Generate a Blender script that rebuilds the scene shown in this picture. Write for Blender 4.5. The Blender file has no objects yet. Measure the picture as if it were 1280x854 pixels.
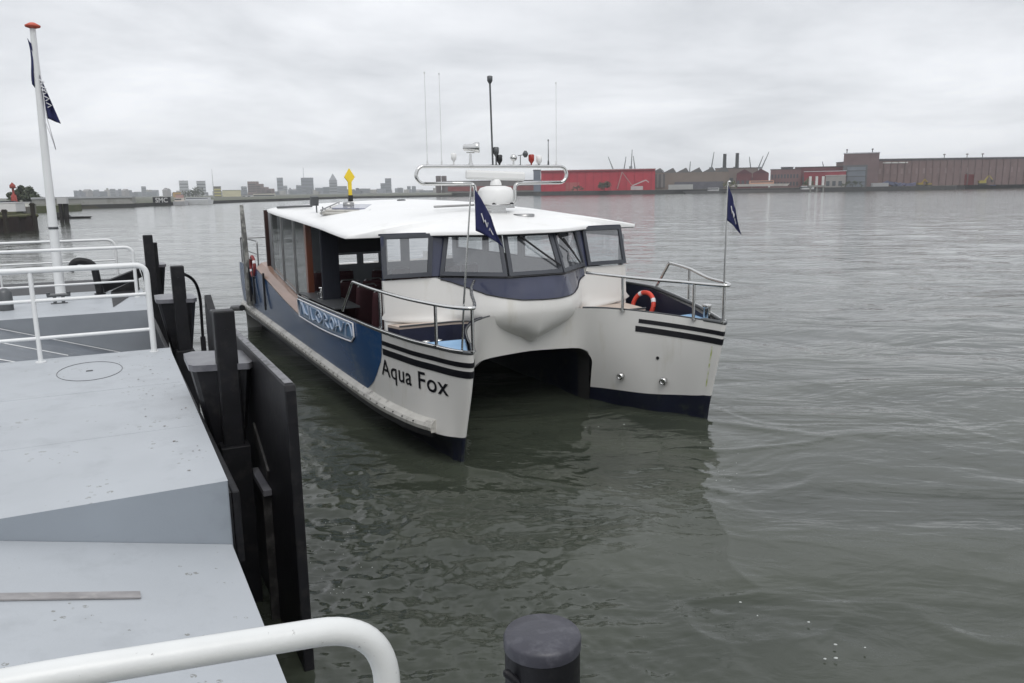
import bpy, bmesh, math, random
import numpy as np
from mathutils import Vector, Matrix
random.seed(7); RNG = np.random.RandomState(11)
R = math.radians
sc = bpy.context.scene
COL = sc.collection

# ------------------------------------------------------------------ camera
CAM_H, FOC, PITCH, ROLL = 4.0, 1000.0, R(10.73), R(0.86)
cam = bpy.data.cameras.new('camera'); camo = bpy.data.objects.new('camera', cam); COL.objects.link(camo)
cam.sensor_width = 36.0; cam.sensor_fit = 'HORIZONTAL'; cam.lens = FOC/1280*36
cam.clip_start = 0.05; cam.clip_end = 20000
_cp, _sp = math.cos(PITCH), math.sin(PITCH)
_f = Vector((0,_cp,-_sp)); _r0 = Vector((1,0,0)); _u0 = Vector((0,_sp,_cp))
_r = _r0*math.cos(ROLL)-_u0*math.sin(ROLL); _u = _r0*math.sin(ROLL)+_u0*math.cos(ROLL)
camo.matrix_world = Matrix(((_r.x,_u.x,-_f.x,0),(_r.y,_u.y,-_f.y,0),(_r.z,_u.z,-_f.z,CAM_H),(0,0,0,1)))
sc.camera = camo

# ------------------------------------------------------------------ sky
SUN_EL, SUN_AZ = R(55), R(165)      # azimuth measured from +Y clockwise: behind the camera
world = bpy.data.worlds.new('World'); sc.world = world; world.use_nodes = True
wn = world.node_tree; wn.nodes.clear(); WL = wn.links.new
def wnode(t, **k):
    n = wn.nodes.new(t)
    for a, b in k.items(): setattr(n, a, b)
    return n
wo = wnode('ShaderNodeOutputWorld')
sky = wnode('ShaderNodeTexSky', sky_type='NISHITA'); sky.sun_disc = False
sky.sun_elevation = SUN_EL; sky.sun_rotation = SUN_AZ
bg1 = wnode('ShaderNodeBackground'); bg1.inputs[1].default_value = 0.05; WL(sky.outputs[0], bg1.inputs[0])
tc = wnode('ShaderNodeTexCoord'); sep = wnode('ShaderNodeSeparateXYZ'); WL(tc.outputs['Generated'], sep.inputs[0])
za = wnode('ShaderNodeMath', operation='MAXIMUM'); WL(sep.outputs[2], za.inputs[0]); za.inputs[1].default_value = 0
zb = wnode('ShaderNodeMath', operation='ADD'); WL(za.outputs[0], zb.inputs[0]); zb.inputs[1].default_value = 0.17
dx = wnode('ShaderNodeMath', operation='DIVIDE'); WL(sep.outputs[0], dx.inputs[0]); WL(zb.outputs[0], dx.inputs[1])
dy = wnode('ShaderNodeMath', operation='DIVIDE'); WL(sep.outputs[1], dy.inputs[0]); WL(zb.outputs[0], dy.inputs[1])
cmb = wnode('ShaderNodeCombineXYZ'); WL(dx.outputs[0], cmb.inputs[0]); WL(dy.outputs[0], cmb.inputs[1])
nz = wnode('ShaderNodeTexNoise'); nz.inputs['Scale'].default_value = 0.75; nz.inputs['Detail'].default_value = 6; nz.inputs['Roughness'].default_value = 0.55; nz.inputs['Distortion'].default_value = 0.3
WL(cmb.outputs[0], nz.inputs['Vector'])
cr = wnode('ShaderNodeValToRGB'); WL(nz.outputs[0], cr.inputs[0])
cr.color_ramp.elements[0].position = 0.36; cr.color_ramp.elements[0].color = (0.71,0.735,0.775,1)
cr.color_ramp.elements[1].position = 0.63; cr.color_ramp.elements[1].color = (1.06,1.08,1.12,1)
mr = wnode('ShaderNodeMapRange'); WL(sep.outputs[2], mr.inputs[0])
mr.inputs[1].default_value = 0.22; mr.inputs[2].default_value = 1.0; mr.inputs[3].default_value = 1.0; mr.inputs[4].default_value = 1.30
bg2 = wnode('ShaderNodeBackground'); WL(cr.outputs[0], bg2.inputs[0]); WL(mr.outputs[0], bg2.inputs[1])
ads = wnode('ShaderNodeMixShader'); ads.inputs[0].default_value = 0.93
WL(bg1.outputs[0], ads.inputs[1]); WL(bg2.outputs[0], ads.inputs[2]); WL(ads.outputs[0], wo.inputs[0])
sun = bpy.data.lights.new('sun','SUN'); sun.energy = 1.15; sun.angle = R(35); sun.color = (1,0.97,0.93)
suno = bpy.data.objects.new('sun', sun); COL.objects.link(suno)
_d = Vector((math.sin(SUN_AZ)*math.cos(SUN_EL), math.cos(SUN_AZ)*math.cos(SUN_EL), math.sin(SUN_EL)))
suno.rotation_euler = _d.to_track_quat('Z','Y').to_euler()
sc.view_settings.view_transform = 'Standard'; sc.view_settings.look = 'None'
sc.view_settings.exposure = 0.0; sc.view_settings.gamma = 1; sc.view_settings.use_curve_mapping = False
try:
    sc.cycles.max_bounces = 10; sc.cycles.transparent_max_bounces = 16; sc.cycles.volume_bounces = 1
    sc.cycles.use_denoising = True; sc.cycles.caustics_reflective = False; sc.cycles.caustics_refractive = False
except Exception: pass

# ------------------------------------------------------------------ helpers
def link(o, parent=None):
    COL.objects.link(o)
    if parent is not None: o.parent = parent
    return o
def tag(o, label=None, cat=None, group=None, kind=None):
    if label: o['label'] = label
    if cat: o['category'] = cat
    if group: o['group'] = group
    if kind: o['kind'] = kind
    return o
def empty(name, loc=(0,0,0), rz=0.0, parent=None):
    o = bpy.data.objects.new(name, None); o.location = loc; o.rotation_euler = (0,0,rz); o.empty_display_size = .3
    return link(o, parent)
def copy_tree(o, parent=None):
    c = o.copy(); COL.objects.link(c); c.parent = parent
    for ch in [x for x in bpy.data.objects if x.parent == o]:
        copy_tree(ch, c)
    return c
class MB:
    def __init__(s): s.v = []; s.f = []; s.m = []; s.sm = []
    def add(s, vs, fs, mi=0, smooth=False):
        b = len(s.v); s.v += [tuple(p) for p in vs]
        for f in fs: s.f.append(tuple(b+i for i in f)); s.m.append(mi); s.sm.append(smooth)
    def box(s, x0,x1,y0,y1,z0,z1, mi=0):
        vs = [(x0,y0,z0),(x1,y0,z0),(x1,y1,z0),(x0,y1,z0),(x0,y0,z1),(x1,y0,z1),(x1,y1,z1),(x0,y1,z1)]
        s.add(vs, [(0,3,2,1),(4,5,6,7),(0,1,5,4),(1,2,6,5),(2,3,7,6),(3,0,4,7)], mi)
    def obox(s, c, hx, hy, hz, M, mi=0):
        vs = [Vector(c)+M@Vector((a*hx,b*hy,d*hz)) for d in (-1,1) for a,b in ((-1,-1),(1,-1),(1,1),(-1,1))]
        s.add(vs, [(0,3,2,1),(4,5,6,7),(0,1,5,4),(1,2,6,5),(2,3,7,6),(3,0,4,7)], mi)
    def bar(s, a, b, w, h=None, mi=0):
        a, b = Vector(a), Vector(b); h = h or w; d = (b-a)
        M = d.to_track_quat('Z','Y').to_matrix()
        s.obox((a+b)/2, w/2, h/2, d.length/2, M, mi)
    def prism(s, poly, z0, z1, mi=0, taper=None, smooth=False):
        n = len(poly)
        top = poly if taper is None else taper
        vs = [(p[0],p[1],z0) for p in poly]+[(p[0],p[1],z1) for p in top]
        s.add(vs, [tuple(range(n))[::-1], tuple(range(n,2*n))], mi)
        s.add(vs, [(i,(i+1)%n,n+(i+1)%n,n+i) for i in range(n)], mi, smooth)
    def tube(s, pts, r, n=10, mi=0, caps=True):
        pts = [Vector(p) for p in pts]; N = len(pts); rr = r if isinstance(r,(list,tuple)) else [r]*N
        T = [(pts[min(i+1,N-1)]-pts[max(i-1,0)]).normalized() for i in range(N)]
        up = Vector((0,0,1)) if abs(T[0].z) < .9 else Vector((1,0,0))
        A = (up-T[0]*up.dot(T[0])).normalized(); vs = []
        for i in range(N):
            A = (A-T[i]*A.dot(T[i])).normalized(); B = T[i].cross(A)
            for k in range(n):
                a = 2*math.pi*k/n; vs.append(pts[i]+(A*math.cos(a)+B*math.sin(a))*rr[i])
        fs = [(i*n+k, i*n+(k+1)%n, (i+1)*n+(k+1)%n, (i+1)*n+k) for i in range(N-1) for k in range(n)]
        s.add(vs, fs, mi, True)
        if caps: s.add(vs, [tuple(range(n))[::-1], tuple(range((N-1)*n, N*n))], mi)
    def lathe(s, c, prof, n=20, axis=None, mi=0):
        M = Matrix.Identity(3) if axis is None else Vector(axis).to_track_quat('Z','Y').to_matrix()
        c = Vector(c); vs = []
        for r, z in prof:
            for k in range(n):
                a = 2*math.pi*k/n; vs.append(c+M@Vector((r*math.cos(a), r*math.sin(a), z)))
        P = len(prof)
        s.add(vs, [(i*n+k, i*n+(k+1)%n, (i+1)*n+(k+1)%n, (i+1)*n+k) for i in range(P-1) for k in range(n)], mi, True)
        s.add(vs, [tuple(range(n))[::-1], tuple(range((P-1)*n, P*n))], mi)
    def grid(s, rows, mi=0, smooth=True, flip=False):
        h, w = len(rows), len(rows[0]); vs = [p for r in rows for p in r]
        fs = [(i*w+j, i*w+j+1, (i+1)*w+j+1, (i+1)*w+j) for i in range(h-1) for j in range(w-1)]
        if flip: fs = [f[::-1] for f in fs]
        s.add(vs, fs, mi, smooth)
    def build(s, name, mats, parent=None, weld=False, bevel=0, solid=0, off=-1):
        me = bpy.data.meshes.new(name); me.from_pydata([tuple(p) for p in s.v], [], s.f)
        if not isinstance(mats,(list,tuple)): mats = [mats]
        for m in mats: me.materials.append(m)
        for p, mi, sm in zip(me.polygons, s.m, s.sm): p.material_index = mi; p.use_smooth = sm
        if weld:
            b = bmesh.new(); b.from_mesh(me); bmesh.ops.remove_doubles(b, verts=b.verts, dist=1e-4); b.to_mesh(me); b.free()
        me.update()
        o = bpy.data.objects.new(name, me); link(o, parent)
        if solid:
            md = o.modifiers.new('s','SOLIDIFY'); md.thickness = solid; md.offset = off
        if bevel:
            md = o.modifiers.new('b','BEVEL'); md.width = bevel; md.segments = 2; md.limit_method = 'ANGLE'; md.angle_limit = R(40)
        return o
def fillet(pts, rad, n=6):
    """round the corners of a polyline"""
    pts = [Vector(p) for p in pts]; out = [pts[0]]
    for i in range(1, len(pts)-1):
        a = (pts[i-1]-pts[i]); b = (pts[i+1]-pts[i]); r = min(rad, a.length*.49, b.length*.49)
        p0 = pts[i]+a.normalized()*r; p1 = pts[i]+b.normalized()*r
        for k in range(n+1):
            t = k/n; out.append(p0*(1-t)**2+pts[i]*2*t*(1-t)+p1*t*t)
    out.append(pts[-1]); return out
def catmull(P, t):
    n = len(P)-1; t = max(0,min(n,t)); i = min(int(t), n-1); f = t-i
    p = [P[max(0,i-1)], P[i], P[i+1], P[min(n,i+2)]]
    return tuple(.5*((2*p[1][k])+(-p[0][k]+p[2][k])*f+(2*p[0][k]-5*p[1][k]+4*p[2][k]-p[3][k])*f*f+(-p[0][k]+3*p[1][k]-3*p[2][k]+p[3][k])*f**3) for k in range(len(p[0])))

# ------------------------------------------------------------------ materials
def mat(name, col, rough=.5, metal=0., var=0., vscale=3., bump=0., bscale=20., spec=.5, dirt=None, dscale=6., dthr=(.55,.7), stretch=(1,1,1), coat=0., rvar=0.):
    m = bpy.data.materials.new(name); m.use_nodes = True; nt = m.node_tree; N = nt.nodes; L = nt.links.new
    b = N['Principled BSDF']; b.inputs['Base Color'].default_value = (*col,1); b.inputs['Roughness'].default_value = rough
    b.inputs['Metallic'].default_value = metal; b.inputs['Specular IOR Level'].default_value = spec; b.inputs['Coat Weight'].default_value = coat
    t = N.new('ShaderNodeTexCoord'); mp = N.new('ShaderNodeMapping'); mp.inputs['Scale'].default_value = stretch; L(t.outputs['Object'], mp.inputs[0])
    def noise(s, d=4, r=.55):
        n = N.new('ShaderNodeTexNoise'); n.inputs['Scale'].default_value = s; n.inputs['Detail'].default_value = d; n.inputs['Roughness'].default_value = r
        L(mp.outputs[0], n.inputs['Vector']); return n
    last = None
    if var:
        n = noise(vscale); rp = N.new('ShaderNodeMapRange'); L(n.outputs[0], rp.inputs[0]); rp.inputs[1].default_value = .3; rp.inputs[2].default_value = .7
        rp.inputs[3].default_value = 1-var; rp.inputs[4].default_value = 1+var
        mx = N.new('ShaderNodeVectorMath'); mx.operation = 'SCALE'; mx.inputs[0].default_value = col; L(rp.outputs[0], mx.inputs['Scale'])
        last = mx.outputs[0]
    if dirt:
        n = noise(dscale, 6, .65); rp = N.new('ShaderNodeMapRange'); L(n.outputs[0], rp.inputs[0]); rp.inputs[1].default_value = dthr[0]; rp.inputs[2].default_value = dthr[1]
        mx = N.new('ShaderNodeMix'); mx.data_type = 'RGBA'; L(rp.outputs[0], mx.inputs[0])
        if last: L(last, mx.inputs[6])
        else: mx.inputs[6].default_value = (*col,1)
        mx.inputs[7].default_value = (*dirt,1); last = mx.outputs[2]
    if last: L(last, b.inputs['Base Color'])
    if rvar:
        n = noise(vscale*1.7); rp = N.new('ShaderNodeMapRange'); L(n.outputs[0], rp.inputs[0]); rp.inputs[1].default_value = .3; rp.inputs[2].default_value = .7
        rp.inputs[3].default_value = max(.02,rough-rvar); rp.inputs[4].default_value = rough+rvar; L(rp.outputs[0], b.inputs['Roughness'])
    if bump:
        n = noise(bscale, 5); bp = N.new('ShaderNodeBump'); bp.inputs['Strength'].default_value = bump; bp.inputs['Distance'].default_value = .01
        L(n.outputs[0], bp.inputs['Height']); L(bp.outputs[0], b.inputs['Normal'])
    return m
def glass(name, tint, refl=(1,1,1), body=0., bodycol=(.1,.1,.1), rough=.02, ior=1.7):
    m = bpy.data.materials.new(name); m.use_nodes = True; nt = m.node_tree; N = nt.nodes; L = nt.links.new; N.clear()
    out = N.new('ShaderNodeOutputMaterial'); tr = N.new('ShaderNodeBsdfTransparent'); tr.inputs[0].default_value = (*tint,1)
    gl = N.new('ShaderNodeBsdfGlossy'); gl.inputs[0].default_value = (*refl,1); gl.inputs['Roughness'].default_value = rough
    ge = N.new('ShaderNodeNewGeometry'); dp = N.new('ShaderNodeVectorMath'); dp.operation = 'DOT_PRODUCT'; L(ge.outputs['Incoming'], dp.inputs[0]); L(ge.outputs['Normal'], dp.inputs[1])
    ab = N.new('ShaderNodeMath'); ab.operation = 'ABSOLUTE'; L(dp.outputs['Value'], ab.inputs[0]); om = N.new('ShaderNodeMath'); om.operation = 'SUBTRACT'; om.inputs[0].default_value = 1; L(ab.outputs[0], om.inputs[1])
    pw = N.new('ShaderNodeMath'); pw.operation = 'POWER'; L(om.outputs[0], pw.inputs[0]); pw.inputs[1].default_value = 5; f0 = ((ior-1)/(ior+1))**2
    fr = N.new('ShaderNodeMath'); fr.operation = 'MULTIPLY_ADD'; L(pw.outputs[0], fr.inputs[0]); fr.inputs[1].default_value = 1-f0; fr.inputs[2].default_value = f0
    base = tr
    if body:
        df = N.new('ShaderNodeBsdfDiffuse'); df.inputs[0].default_value = (*bodycol,1); mb = N.new('ShaderNodeMixShader'); mb.inputs[0].default_value = body
        L(tr.outputs[0], mb.inputs[1]); L(df.outputs[0], mb.inputs[2]); base = mb
    mx = N.new('ShaderNodeMixShader'); L(fr.outputs[0], mx.inputs[0]); L(base.outputs[0], mx.inputs[1]); L(gl.outputs[0], mx.inputs[2]); L(mx.outputs[0], out.inputs[0])
    return m
M = dict(
 white=mat('white_gelcoat',(.84,.835,.81),.22,var=.03,vscale=.8,coat=.2,dirt=(.62,.60,.53),dscale=1.6,dthr=(.55,.85),stretch=(1,1,.35)),
 hullw_shaded=mat('hull_gelcoat_shaded',(.68,.67,.645),.30,var=.04,vscale=.8,spec=.35,dirt=(.56,.54,.48),dscale=3.2,dthr=(.55,.80),stretch=(1,1,.18)),  # cabin white darkened: shade of the down-facing flare put into the hull colour
 roofw=mat('roof_white',(.80,.80,.79),.38,var=.03,vscale=1.,dirt=(.62,.62,.58),dscale=2.,dthr=(.58,.85)),
 anti=mat('antifouling_navy',(.004,.006,.018),.45,var=.2,dirt=(.03,.035,.03),dscale=4),
 blue=mat('hull_blue',(.018,.064,.165),.2,var=.12,vscale=.7,dirt=(.09,.12,.16),dscale=1.6,dthr=(.52,.85),spec=.3,stretch=(1,.7,1.4)),
 navy=mat('navy_paint',(.034,.040,.078),.22,coat=.3,var=.08),
 navyin=mat('navy_inside',(.012,.015,.038),.6,var=.2),
 black=mat('black_paint',(.012,.012,.014),.4,var=.3),
 stripe=mat('stripe_black',(.008,.008,.012),.3),
 trim=mat('trim_grey',(.10,.105,.11),.4,metal=.4),
 frame=mat('window_frame',(.045,.049,.060),.45,var=.1),
 steel=mat('stainless',(.62,.62,.61),.16,metal=1.,var=.05),
 dsteel=mat('dull_steel',(.33,.33,.33),.35,metal=.9,var=.1),
 wood=mat('varnished_wood',(.15,.05,.028),.3,var=.25,vscale=6,stretch=(1,1,.1),coat=.4),
 teak=mat('teak_sill',(.27,.165,.12),.35,var=.2,vscale=5,stretch=(1,.15,1),coat=.3),
 beige=mat('beige_nonslip',(.50,.42,.36),.8,var=.08,bump=.2,bscale=80),
 ltblue=mat('light_blue_deck',(.25,.42,.62),.6,var=.08,dirt=(.4,.5,.6),dscale=3),
 red=mat('red_seat',(.045,.010,.014),.75,var=.2,bump=.2),
 orange=mat('lifebuoy_orange',(.62,.06,.035),.5,var=.1), 
 inter=mat('interior_grey',(.26,.27,.29),.7,var=.08), interd=mat('interior_dark',(.03,.03,.035),.8,var=.1),
 dred=mat('lifebuoy_dark_red',(.22,.03,.03),.6),
 flag=mat('flag_navy',(.016,.02,.085),.8,var=.15,vscale=8,bump=.3,bscale=60),
 whitep=mat('white_rail_paint',(.72,.73,.73),.30,var=.03,vscale=5,bump=.15,bscale=18,dirt=(.5,.5,.47),dscale=14,dthr=(.66,.78)),
 rubber=mat('rub_rail',(.46,.45,.42),.6,var=.12,dirt=(.15,.14,.13),dscale=5),
 yellow=mat('yellow_paint',(.75,.55,.03),.5),
 emblem=mat('emblem_white',(.7,.7,.72),.6),
 gls=glass('clear_glass',(.84,.88,.88),body=.16,bodycol=(.42,.48,.48),ior=2.1),
 glsf=glass('front_glass',(.92,.94,.96),body=.13,bodycol=(.48,.50,.54),ior=2.2),
)

# frames of reference
BOAT = (1.32,12.39,R(27.79)); PON = R(27.0)

# ------------------------------------------------------------------ noise for the water
def vnoise(x, y, seed):
    rs = np.random.RandomState(seed); T = rs.rand(256,256).astype(np.float32)
    xi = np.floor(x).astype(int); yi = np.floor(y).astype(int); fx = x-xi; fy = y-yi
    fx = fx*fx*fx*(fx*(fx*6-15)+10); fy = fy*fy*fy*(fy*(fy*6-15)+10)
    a = T[xi%256, yi%256]; b = T[(xi+1)%256, yi%256]; c = T[xi%256,(yi+1)%256]; d = T[(xi+1)%256,(yi+1)%256]
    return (a*(1-fx)+b*fx)*(1-fy)+(c*(1-fx)+d*fx)*fy-.5
def b2w(x, y):
    c, s = math.cos(BOAT[2]), math.sin(BOAT[2]); return BOAT[0]+c*x-s*y, BOAT[1]+s*x+c*y

# ------------------------------------------------------------------ WATER
def build_water():
    na = 700
    r = np.concatenate([[0.02],np.geomspace(1.2,3,12,endpoint=False),np.geomspace(3,26,460,endpoint=False),np.geomspace(26,2850,300)])
    a = np.linspace(R(-58),R(58),na)
    # the wedge in view is fine, the rest of the circle coarse
    a = np.concatenate([a, np.linspace(R(62),R(298),40)])
    A, RR = np.meshgrid(a, r, indexing='ij')
    X = RR*np.sin(A); Y = RR*np.cos(A)
    fade = np.clip((220-RR)/160,0,1)
    bxw, byw = b2w(0.4,-1.0)
    # warp for swirling eddies off the bows
    d2 = ((X-bxw)**2+(Y-byw)**2); eddy = np.exp(-d2/(2*6.5**2))
    wx = vnoise(X*.35,Y*.35,1)*3.0+vnoise(X*.9,Y*.9,2)*1.0; wy = vnoise(X*.35+9,Y*.35,3)*3.0+vnoise(X*.9,Y*.9+5,4)*1.0
    Xw = X+wx; Yw = Y+wy
    h = vnoise(X*.16,Y*.30,5)*.07 + vnoise(Xw*.45,Yw*.9,6)*.045
    h += vnoise(Xw*1.1,Yw*2.1,7)*.014*np.clip((90-RR)/60,0,1)
    rid = 1-np.abs(vnoise(Xw*.55,Yw*.8,8))*2
    h += (rid**4)*.022*(.12+eddy*1.1)*np.clip((24-RR)/12,0,1)
    fine = vnoise(Xw*2.6,Yw*3.4,9)*.5+vnoise(Xw*5.2,Yw*6.6,10)*.25
    h += fine*.022*(.04+eddy)*np.clip((50-RR)/30,0,1)
    # churned strip between boat and pontoon
    c, s = math.cos(BOAT[2]), math.sin(BOAT[2]); lx = c*(X-BOAT[0])+s*(Y-BOAT[1]); ly = -s*(X-BOAT[0])+c*(Y-BOAT[1])
    strip = np.exp(-((lx+4.2)/1.7)**2)*np.exp(-((ly+2.5)/5.5)**2)
    h += strip*(vnoise(X*2.3+wx,Y*2.3+wy,12)*.05+vnoise(X*6+wx,Y*6,13)*.035+vnoise(X*13,Y*13,14)*.022)
    # small bow waves off the port stem
    for sx in (2.35,-2.35):
        for sg in (1,):
            dd = lx-sx+.0-sg*(ly+.3)*-.6; h += .03*np.exp(-(dd/.16)**2)*np.exp(-((ly+.2)/1.6)**2)*(np.abs(lx-sx)<2)
    Z = h*fade
    nA, nR = X.shape
    co = np.stack([X,Y,Z],-1).reshape(-1,3).astype(np.float32)
    i, j = np.meshgrid(np.arange(nA), np.arange(nR-1), indexing='ij'); i2 = (i+1)%nA
    q = np.stack([i*nR+j, i*nR+j+1, i2*nR+j+1, i2*nR+j],-1).reshape(-1,4).astype(np.int32)
    me = bpy.data.meshes.new('river_water'); me.vertices.add(len(co)); me.vertices.foreach_set('co', co.ravel())
    me.loops.add(q.size); me.loops.foreach_set('vertex_index', q.ravel()); me.polygons.add(len(q))
    me.polygons.foreach_set('loop_start', np.arange(0,q.size,4,dtype=np.int32)); me.polygons.foreach_set('loop_total', np.full(len(q),4,np.int32))
    me.update(calc_edges=True); me.polygons.foreach_set('use_smooth', np.ones(len(q),bool))
    m = bpy.data.materials.new('river_water'); m.use_nodes = True; nt = m.node_tree; N = nt.nodes; L = nt.links.new
    b = N['Principled BSDF']; b.inputs['Roughness'].default_value = .07; b.inputs['IOR'].default_value = 1.38
    g = N.new('ShaderNodeNewGeometry')
    def nz(scale, st, det=4, rg=.55, dist=.0):
        mp = N.new('ShaderNodeMapping'); mp.inputs['Scale'].default_value = st; mp.inputs['Rotation'].default_value = (0,0,R(-14)); L(g.outputs['Position'], mp.inputs[0])
        n = N.new('ShaderNodeTexNoise'); n.inputs['Scale'].default_value = scale; n.inputs['Detail'].default_value = det; n.inputs['Roughness'].default_value = rg; n.inputs['Distortion'].default_value = dist
        L(mp.outputs[0], n.inputs['Vector']); return n
    n1 = nz(.42,(.55,1,1),4.5,.52,1.0); n2 = nz(2.6,(.5,1,1),4,.55,1.6); n3 = nz(.09,(.5,1,1),3)
    b1 = N.new('ShaderNodeBump'); b1.inputs['Distance'].default_value = .32; b1.inputs['Strength'].default_value = .55; L(n1.outputs[0], b1.inputs['Height'])
    b2 = N.new('ShaderNodeBump'); b2.inputs['Distance'].default_value = .035; b2.inputs['Strength'].default_value = .6; L(n2.outputs[0], b2.inputs['Height']); L(b1.outputs[0], b2.inputs['Normal'])
    # calmer and rougher patches
    pr = N.new('ShaderNodeMapRange'); L(n3.outputs[0], pr.inputs[0]); pr.inputs[1].default_value = .35; pr.inputs[2].default_value = .65; pr.inputs[3].default_value = .08; pr.inputs[4].default_value = .5
    L(pr.outputs[0], b2.inputs['Strength'])
    L(b2.outputs[0], b.inputs['Normal'])
    sp = N.new('ShaderNodeSeparateXYZ'); L(g.outputs['Position'], sp.inputs[0])
    fr = N.new('ShaderNodeMapRange'); L(sp.outputs[1], fr.inputs[0]); fr.inputs[1].default_value = 15; fr.inputs[2].default_value = 150; fr.inputs[3].default_value = .24; fr.inputs[4].default_value = .40; L(fr.outputs[0], b1.inputs['Distance'])
    fq = N.new('ShaderNodeMapRange'); L(sp.outputs[1], fq.inputs[0]); fq.inputs[1].default_value = 20; fq.inputs[2].default_value = 200; fq.inputs[3].default_value = .07; fq.inputs[4].default_value = .11; L(fq.outputs[0], b.inputs['Roughness'])
    cr = N.new('ShaderNodeValToRGB'); L(n1.outputs[0], cr.inputs[0]); cr.color_ramp.elements[0].position = .3; cr.color_ramp.elements[0].color = (.030,.036,.027,1)
    cr.color_ramp.elements[1].position = .7; cr.color_ramp.elements[1].color = (.050,.057,.042,1); L(cr.outputs[0], b.inputs['Base Color'])
    me.materials.append(m)
    o = bpy.data.objects.new('river_water', me); link(o); tag(o, kind='structure'); return o
build_water()

# ------------------------------------------------------------------ FERRY (local frame: x across, y aft from the stems, z up from the waterline)
ferry = empty('catamaran_ferry', (BOAT[0],BOAT[1],0), BOAT[2])
tag(ferry, 'white and blue twin-hulled passenger boat with white roof and antenna arch', 'ferry boat')
LV = [
 (-.6, [(0,2.4),(.5,2.4),(.9,2.4),(1.32,2.4),(1.82,1.3),(2.10,.6),(2.27,.2),(2.33,.02),(2.43,.08),(2.58,.4),(2.76,1.2),(2.84,3),(2.84,8),(2.84,14.7)]),
 (.45, [(0,2.2),(.5,2.2),(.90,2.14),(1.28,2.13),(1.76,1.05),(2.08,.46),(2.24,.07),(2.33,-.07),(2.43,.0),(2.60,.28),(2.79,1.1),(2.88,3),(2.88,8),(2.86,14.7)]),
 (1.1, [(0,2.12),(.5,2.1),(.9,2.03),(1.24,1.90),(1.68,1.12),(2.0,.42),(2.2,-.04),(2.31,-.25),(2.43,-.10),(2.58,.36),(2.76,1.15),(2.92,3),(2.95,8),(2.92,14.7)]),
 (1.85,[(0,2.05),(.5,1.98),(.93,1.84),(1.32,1.6),(1.70,1.12),(2.0,.44),(2.19,-.16),(2.33,-.39),(2.49,-.20),(2.64,.30),(2.81,1.1),(2.95,3),(3.0,8),(2.95,14.7)])]
def HP(u, z):
    xs = [l[0] for l in LV]; w = []
    for i, a in enumerate(xs):
        p = 1
        for j, b in enumerate(xs):
            if j != i: p *= (z-b)/(a-b)
        w.append(p)
    X = Y = 0
    for wi, (_, P) in zip(w, LV):
        q = catmull(P, u); X += wi*q[0]; Y += wi*q[1]
    return X, Y
def HN(u, z, sg):
    e = 1e-3
    def P(u,z): x,y = HP(u,z); return Vector((sg*x,y,z))
    n = (P(u+e,z)-P(u-e,z)).cross(P(u,z+e)-P(u,z-e))
    n.normalize()
    return n*sg if False else n
def hull_pt(u, z, sg, off=0.):
    x, y = HP(u,z); p = Vector((sg*x,y,z))
    if off:
        n = HN(u,z,1); n = Vector((sg*n.x,n.y,n.z)); p = p+n*off
    return p
# is the normal outward? (checked at the outer side: x must grow)
_NS = 1 if HN(11,1.0,1).x > 0 else -1
_oldHN = HN
def HN(u, z, sg): return _oldHN(u,z,sg)*_NS
_ys = [(HP(u,1.2)[1],u) for u in np.linspace(8.6,13,300)]
def u_at(Y):  # outer side
    ys = [a for a,_ in _ys]; return float(np.interp(Y, ys, [b for _,b in _ys]))
SILL = [(-2,1.79),(3,1.79),(7.05,1.78),(7.06,1.38),(8.5,1.55),(10.07,1.78),(11.7,2.02),(14.7,2.02)]
def ztop(u, sg):
    if u <= 2: return 1.86
    if u < 8.5: return float(np.interp(u,[2,3,5,7,8.5],[1.86,1.85,1.80,1.75,1.75]))
    y = HP(u,1.6)[1]
    if sg > 0: return 1.75+.125*max(0,min(2.4,y))
    if y < 3: return 1.75+.013*max(0,min(3,y))
    return float(np.interp(y, [a for a,_ in SILL],[b for _,b in SILL]))
def arch(x):
    x = abs(x)
    if x < .90: return 1.12-.03*x
    if x < 1.26: 
        t = (x-.90)/.36; return 1.089-.34*(1-math.sqrt(max(0,1-t*t)))
    return -.6
def zwl(u): return float(np.interp(u,[3.1,6.2],[.27,.45])) if u < 6.2 else .45
us = list(np.linspace(0,2.5,22))+list(np.linspace(2.55,3.7,44))+list(np.linspace(3.75,9.5,60))+list(np.linspace(9.6,11,14))
us += [u_at(y) for y in list(np.linspace(3.2,7.04,10))+[7.049,7.061]+list(np.linspace(7.3,14.69,20))]
us = sorted(set(us))
hull = MB(); af = MB()
for sg in (-1,1):
    rows = []; rows2 = []
    for u in us:
        x0 = HP(u,.9)[0]; zw = zwl(u); zl = max(zw, arch(x0)) if u < 3.7 else zw; zt = ztop(u,sg)
        rows.append([hull_pt(u, zl+(zt-zl)*k/14, sg) for k in range(15)])
        if not (u < 3.7 and arch(x0) > zw):
            row = []
            for z,ins in ((-.6,.50),(0,.40),(.15,.36),(.30,.25),(.40,.09),(zw-.001,0)):
                z = min(z,zw-.001*(1 if ins else 1)); w = max(0,min(1,(u-7.3)/2.9)); p = hull_pt(u,z,sg)
                n = HN(u,z,1); n = Vector((sg*n.x,n.y,0)).normalized(); p = p-n*(ins*w); row.append(p)
            rows2.append(row)
    hull.grid(rows, 0, True, flip=(sg>0)); af.grid(rows2, 0, True, flip=(sg>0))
    hull.grid([[hull_pt(us[-1],z,sg),(sg*1.2,14.7,z)] for z in (-.6,.45,1.1,1.8)],0,False)
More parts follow.
